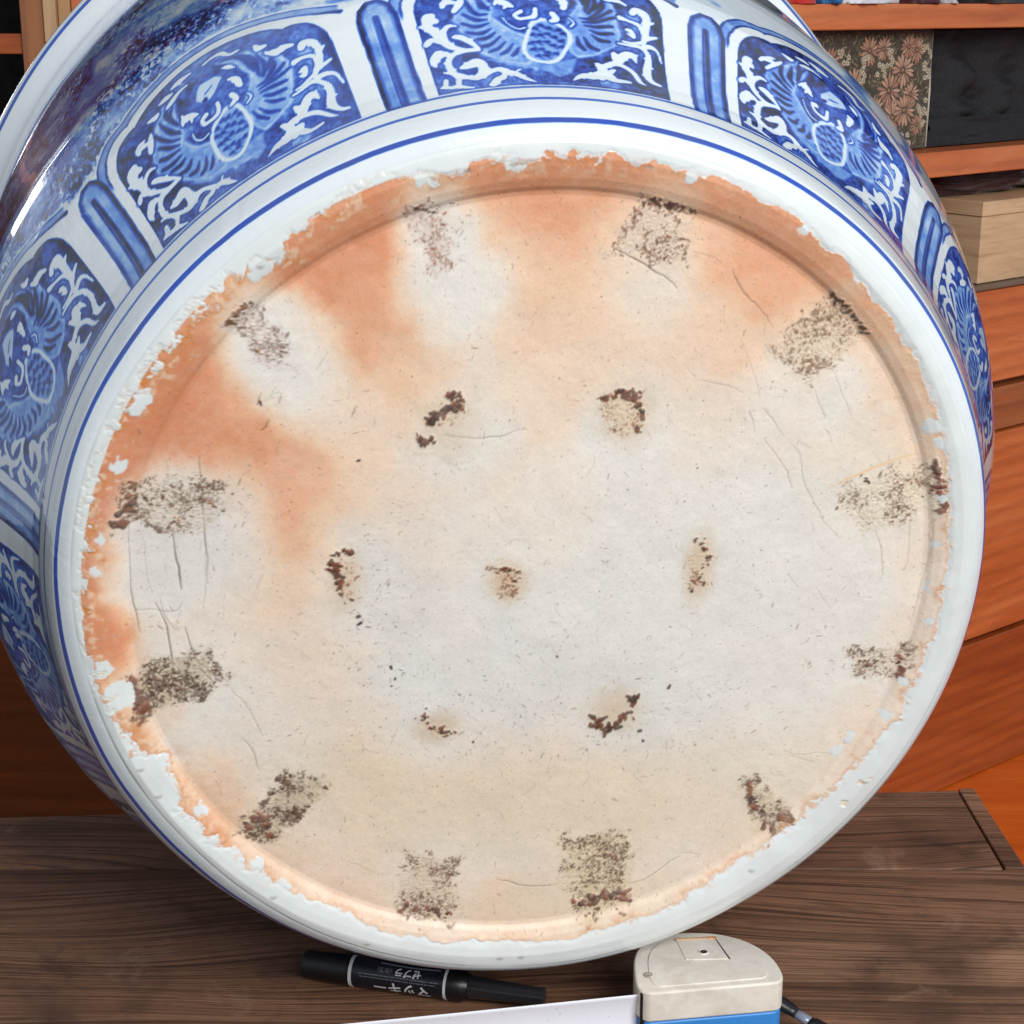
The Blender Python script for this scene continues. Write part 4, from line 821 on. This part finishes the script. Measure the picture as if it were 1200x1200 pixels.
def porcelain(name, lines=True):
    t=NT(name); v=t.coord()
    n_soft=t.noise(v,22,4,.6,.4); n_f=t.noise(v,210,3,.6); n_brush=t.noise(v,90,4,.65,1.2)
    if lines:
        p=t.attr('paint'); arc=t.attr('arc'); st=t.attr('stip')
        mp=t.coord((1,1,.55)); stn=t.noise(mp,330,2,.55,.5); stn2=t.noise(mp,120,3,.6,.8)
        wob=t.math('MULTIPLY',t.math('SUBTRACT',n_soft,.5),1.2)
        ar=t.math('ADD',arc,wob)
        p2=t.math('ADD',p,t.math('MULTIPLY',t.math('MULTIPLY',t.math('SUBTRACT',n_brush,.5),.42),t.val(p,.08,.3,0,1)))
        s_=t.math('MULTIPLY',st,t.math('ADD',t.math('MULTIPLY',t.math('SUBTRACT',stn,.5),3.4),t.math('MULTIPLY',t.math('SUBTRACT',stn2,.5),1.5)))
        p2=t.math('ADD',p2,s_)
        for pos,wd,dk in ((LINE[0],1.05,.72),(LINE[1],1.05,.62),(LINE[2],1.0,.58)):
            q=t.math('ABSOLUTE',t.math('SUBTRACT',ar,pos)); ln=t.val(q,wd-.25,wd+.35,1,0)
            ln=t.math('MULTIPLY',ln,t.val(n_soft,.2,.7,dk*.85,dk*1.15)); p2=t.math('MAXIMUM',p2,ln)
    else:
        arc=t.attr('arc'); wob=t.math('MULTIPLY',t.math('SUBTRACT',n_soft,.5),.8)
        q=t.math('ABSOLUTE',t.math('SUBTRACT',t.math('ADD',arc,wob),0.)); p2=t.math('MULTIPLY',t.val(q,1.1,1.6,1,0),t.val(n_soft,.3,.7,.6,.8))
    c=t.ramp(p2,COBALT); c=t.mix(t.val(n_soft,.4,.7,0,.10),c,lin(196,214,218),'MIX')
    t.base(c); t.rough(.20)
    t.p.inputs['Coat Weight'].default_value=1; t.p.inputs['Coat Roughness'].default_value=.03; t.p.inputs['Coat IOR'].default_value=1.5
    t.bump(t.math('ADD',t.math('MULTIPLY',n_soft,3.),t.math('MULTIPLY',n_f,.12)),.00035)
    return t.m
LINE=(-27.3,-11.0,.2)
m_body=porcelain("blue_and_white_porcelain"); m_rim=porcelain("porcelain_mouth_rim",False)
build_body()
def build_mouth():
    prof=[(.3655,.3102),(.3668,.3112),(.3685,.3140),(.3705,.3175),(.3728,.3205),(.3760,.3235),(.3800,.3250),(.3850,.3250),(.3900,.3240),(.3940,.3215),(.3965,.3180),(.3972,.3120),(.3960,.2900),(.3940,.2800),(.3880,.2750)]
    # resample
    P=np.array(prof); d=np.r_[0,np.cumsum(np.hypot(*np.diff(P,axis=0).T))]; n=70; s=np.linspace(0,d[-1],n); t=np.interp(s,d,P[:,0]); r=np.interp(s,d,P[:,1])
    nc=360; th=np.linspace(0,2*np.pi,nc,endpoint=False); TH_,T_=np.meshgrid(th,t); R_=np.repeat(r[:,None],nc,1)
    o=grid_mesh("mouth_rim",np.stack([(R_*np.cos(TH_)).ravel(),(R_*np.sin(TH_)).ravel(),T_.ravel()],1),n,nc,m_rim,jar,wrap=True)
    ar=(np.repeat(s[:,None],nc,1)-np.interp(.3224,P[:7,1],d[:7]))*1000; set_attr(o.data,'arc',ar.ravel())
    prof=[(.3885,.2750),(.375,.290),(.35,.297),(.25,.292),(.19,.2865),(.12,.272),(.07,.248),(.04,.230),(.022,.215),(.018,.19),(.018,.002)]
    n=len(prof); nc=120; th=np.linspace(0,2*np.pi,nc,endpoint=False); co=[(rr*math.cos(a),rr*math.sin(a),tt) for tt,rr in prof for a in th]
    grid_mesh("interior",np.array(co),n,nc,plain("plain_inner_glaze",lin(214,222,224),.2),jar,wrap=True)
build_mouth()

# =================================================================== MARKER PEN
a=Vector((-.1218,.9041,.0092)); b=Vector((.0202,.8677,.0092)); xd=(b-a).normalized(); yd=Vector((0,0,1)).cross(xd).normalized()
PM=Matrix(((xd.x,yd.x,0,a.x),(xd.y,yd.y,0,a.y),(0,0,1,a.z),(0,0,0,1)))
pen=thing("marker_pen","thick black marker pen with a white printed barrel lying on the bench under the jar","marker pen",PM)
m_bk=plain("black_plastic",lin(20,20,22),.35,spec=.5); m_bl=plain("black_label_film",lin(26,28,36),.28); m_wh=plain("white_print",lin(206,206,210),.4); m_gy=plain("grey_print",lin(126,128,138),.4)
m_cap=plain("smoky_black_cap_plastic",lin(38,38,42),.22)
RB=.0088
lathe_x("cap",[(.0,.0070),(.0006,.0078),(.003,.0083),(.028,.0089),(.0282,.0085),(.0296,.0085)],m_bk,pen)
lathe_x("ring",[(.0297,RB+.0003),(.0316,RB+.0003)],m_wh,pen)
lathe_x("barrel",[(.0317,RB),(.0868,RB)],m_bl,pen,64)
lathe_x("ring",[(.0869,RB+.0003),(.0884,RB+.0003)],m_wh,pen)
lathe_x("collar",[(.0885,RB),(.0975,RB),(.0985,.0080),(.1005,.0072)],m_bk,pen)
lathe_x("fine_cap",[(.1006,.0066),(.104,.0064),(.142,.0052),(.1435,.0056),(.1448,.0056),(.1450,.0040)],m_cap,pen,48,8)
def wrap_text(name,body,size,x0,ang,mat,flip=True,bold=.0,sx=1.):
    """flat print wrapped round the barrel; ang = angle of the text line from the side facing the viewer"""
    cu=bpy.data.curves.new(name,'FONT'); cu.body=body; cu.size=size; cu.offset=bold; cu.resolution_u=3
    ob=bpy.data.objects.new(name,cu); COL.objects.link(ob); dg=bpy.context.evaluated_depsgraph_get(); dg.update()
    me=bpy.data.meshes.new_from_object(ob.evaluated_get(dg)); COL.objects.unlink(ob); bpy.data.objects.remove(ob)
    if len(me.vertices)==0: return None
    co=np.zeros(len(me.vertices)*3); me.vertices.foreach_get('co',co); co=co.reshape(-1,3)
    X=co[:,0]*sx; Y=co[:,1]
    if flip: X=-X; Y=-Y
    al=ang+Y/RB; rr=RB+.00006
    out=np.stack([x0+X,-rr*np.cos(al),rr*np.sin(al)],1)
    me.vertices.foreach_set('co',out.ravel().astype(np.float32)); me.update(); me.materials.clear(); me.materials.append(mat)
    o=bpy.data.objects.new(name,me); COL.objects.link(o); o.parent=pen; return o
A0=R(62)
wrap_text("lettering","ゼブラ",.0054,.0735,R(62),m_wh,bold=.00016)
wrap_text("lettering","(油性)",.0034,.0560,R(57),m_gy)
def wrap_rects(name,rects,mat):
    v=[];f=[]
    for (x0,x1,a0,a1) in rects:
        n=max(1,int((a1-a0)/.15)+1); base=len(v)
        for i in range(n+1):
            a_=a0+(a1-a0)*i/n
            for xx in (x0,x1): v.append((xx,-(RB+.00008)*math.cos(a_),(RB+.00008)*math.sin(a_)))
        for i in range(n): q=base+2*i; f.append((q,q+1,q+3,q+2))
    o=mesh(name,v,f,mat,pen); return o
rs=random.Random(4); rc=[]
for row,(xa,xb) in enumerate(((.036,.0845),(.037,.083))):
    x=xa; aa=R(27)-row*.19
    while x<xb:
        wd=rs.uniform(.0004,.0010); rc.append((x,x+wd,aa-.035+rs.uniform(0,.03),aa+.035)); x+=wd+rs.uniform(.0002,.0006)
wrap_rects("fine_print",rc,m_gy)["kind"]="stuff"
def band_curve(xa,xb,aa,bulge,wd):
    r=[];n=40
    for i in range(n):
        s=i/n; s2=(i+1)/n; x=xa+(xb-xa)*s; x2=xa+(xb-xa)*s2; c=aa+bulge*math.sin(math.pi*(s+s2)/2); r.append((x,x2+.00002,c-wd/2,c+wd/2))
    return r
wrap_rects("logo_band",band_curve(.048,.084,R(80),-.10,.12),m_gy)
wrap_text("logo","マッキー",.0088,.0800,R(2),m_wh,bold=.00022)

# =================================================================== TAPE MEASURE
tp=thing("tape_measure","dirty beige and blue tape measure lying flat beside the marker pen with its strap out","tape measure",Matrix.Translation((.108,.855,0)))
OUT=[(.0738,.8262),(.0700,.8290),(.0678,.8350),(.0674,.8480),(.0682,.8620),(.0715,.8735),(.0770,.8820),(.0850,.8875),(.0950,.8900),(.1080,.8905),(.1200,.8885),(.1310,.8830),(.1400,.8740),(.1455,.8640),(.1482,.8540),(.1490,.8460),(.1482,.8410),(.1462,.8382),(.1425,.8368),(.1250,.8340),(.1000,.8302),(.0850,.8278)]
_o=smooth([(x,y) for x,y in OUT+[OUT[0]]],3)[:-1]; OUT=[(float(x)-.108,float(y)-.855-.001) for x,y in _o]
def dirty_beige():
    t=NT("grimy_beige_plastic"); v=t.coord(); a=t.noise(v,45,5,.65,.6); b=t.noise(v,260,4,.6)
    c=t.mix(t.val(a,.42,.68,0,.8),lin(226,218,206),lin(196,187,172)); c=t.mix(t.val(b,.64,.78,0,.3),c,lin(130,116,100))
    t.base(c); t.rough(t.val(a,.3,.7,.35,.6)); t.bump(b,.0002); return t.m
def rust():
    t=NT("rusty_steel"); v=t.coord(); a=t.noise(v,260,4,.6)
    t.base(t.ramp(a,[(.35,lin(226,200,170)),(.55,lin(200,130,60)),(.7,lin(150,82,34))])); t.rough(.6); return t.m
m_be=dirty_beige(); m_blue=plain("bright_blue_plastic",lin(52,132,205),.35,(200,.0002)); m_dk=plain("dark_slot",lin(60,52,46),.7)
def inset(poly,k): 
    cx=sum(p[0] for p in poly)/len(poly); cy=sum(p[1] for p in poly)/len(poly); return [(cx+(x-cx)*k,cy+(y-cy)*k) for x,y in poly]
ZT=.0385
prism("lower_case",inset(OUT,.985),0.0003,.0200,m_blue,tp,.003,3)
prism("upper_case",OUT,.0202,ZT,m_be,tp,.0034,5)
prism("top_plate",inset(OUT,.80),ZT-.001,ZT+.0006,m_be,tp,.0005)
o_=(-.108,-.856)
clip=[(.0935+o_[0],.8795+o_[1]),(.1155+o_[0],.8820+o_[1]),(.1210+o_[0],.8600+o_[1]),(.0968+o_[0],.8590+o_[1])]
prism("clip_plate",clip,ZT+.0003,ZT+.0011,m_be,tp,.0003)
prism("clip_edge",[(clip[0][0]-.0005,clip[0][1]-.0005),(clip[1][0]-.004,clip[1][1]-.0010),(clip[1][0]-.004,clip[1][1]+.0006),(clip[0][0]-.0005,clip[0][1]+.0009)],ZT+.0007,ZT+.0018,m_pale,tp,.0002)
prism("rust_spot",[(clip[1][0]-.0045,clip[1][1]-.0014),(clip[1][0]+.0012,clip[1][1]-.0008),(clip[1][0]+.0008,clip[1][1]+.0012),(clip[1][0]-.0045,clip[1][1]+.0007)],ZT+.0007,ZT+.0017,rust(),tp,.0003)
prism("clip_groove",[(clip[1][0]+.0002,clip[1][1]-.001),(clip[2][0]+.0002,clip[2][1]),(clip[2][0]+.0010,clip[2][1]),(clip[1][0]+.0010,clip[1][1]-.001)],ZT+.0004,ZT+.0009,m_dk,tp,0)
def dome(name,x,y,z,r,mat,hh=.0008,seg=24,inner=.55):
    v=[];rings=[(1.,0),(.92,hh),(inner,hh),(inner*.85,hh*.2),(.0,hh*.15)]
    for rr,z_ in rings:
        for k in range(seg): v.append((x+r*rr*math.cos(6.2832*k/seg),y+r*rr*math.sin(6.2832*k/seg),z+z_))
    f=[(i*seg+k,i*seg+(k+1)%seg,(i+1)*seg+(k+1)%seg,(i+1)*seg+k) for i in range(len(rings)-1) for k in range(seg)]
    return mesh(name,v,f,mat,tp,True)
dome("screw_hole",.1075+o_[0],.8668+o_[1],ZT+.0011,.0030,m_be,.0006,24,.8)
dome("screw_recess",.1077+o_[0],.8666+o_[1],ZT+.0012,.0021,m_dk,.0004,20,.5)
dome("screw",.0748+o_[0],.8442+o_[1],ZT+.0001,.0026,plain("tarnished_screw",lin(150,142,128),.4),.0006,20,.6)
# blade standing on edge and running off to the left
BL0=Vector((.0700-.108,.8310-.855,0)); BL1=Vector((-.32-.108,.7665-.855,0)); dirn=(BL1-BL0).normalized(); nrm=Vector((-dirn.y,dirn.x,0))
v=[];f=[];NB=60;NS=12
for i in range(NB+1):
    s=i/NB; p=BL0+(BL1-BL0)*s; p=p+nrm*(.0025*math.sin(s*3.1))
    for j in range(NS+1):
        q=j/NS; z=.0085+.0255*q; bow=.0022*(1-(2*q-1)**2)
        for e in (0,):
            v.append(p+nrm*bow*-1+Vector((0,0,z)))
for i in range(NB):
    for j in range(NS): k=i*(NS+1)+j; f.append((k,k+1,k+NS+2,k+NS+1))
bl=mesh("blade",v,f,None,tp,True); md=bl.modifiers.new("s",'SOLIDIFY'); md.thickness=.0006
def blade_mat():
    t=NT("white_enamelled_steel"); v=t.coord(); b=t.noise(v,420,3,.6); a=t.noise(v,20,3)
    t.base(t.mix(t.val(b,.66,.72,0,.6),t.mix(a,lin(226,228,238),lin(236,236,242)),lin(150,140,132))); t.rough(.25); return t.m
bl.data.materials.append(blade_mat())
mo=Vector((.0722-.108,.8315-.855,0))
box("mouth_lip",(mo.x-.0028,mo.y-.0045,.0035),(mo.x-.0002,mo.y+.0035,.0372),m_bk,tp,.0008)
box("mouth_lip",(mo.x+.0004,mo.y-.0040,.0035),(mo.x+.0016,mo.y+.0030,.0348),m_bk,tp,.0004)
# strap
bs=[(.1475,.8500,.017),(.1535,.8480,.017),(.1590,.8440,.0155)]
off=Vector((-.108,-.855,0)); V3=lambda l:[Vector(p)+off for p in l]
tube("strap",V3([(.1465,.8490,.0185),(.1505,.8480,.0175),(.1552,.8452,.0155),(.1578,.8432,.0145)]),[.0052,.0050,.0040,.0034],m_bk,tp,14,.75)
tube("strap_ferrule",V3([(.1560,.8445,.0150),(.1610,.8408,.0135),(.1650,.8378,.0122)]),[.0030,.0032,.0031],plain("scuffed_steel_ferrule",lin(120,126,142),.25,spec=.8),tp,16,.8)
tube("strap",V3([(.1642,.8384,.0124),(.1665,.8366,.0118),(.1850,.8240,.0072),(.2000,.8160,.0052),(.2200,.8050,.0046),(.2450,.7900,.0045)]),[.0036,.0048,.0047,.0044,.0043,.0043],m_bk,tp,14,.7)
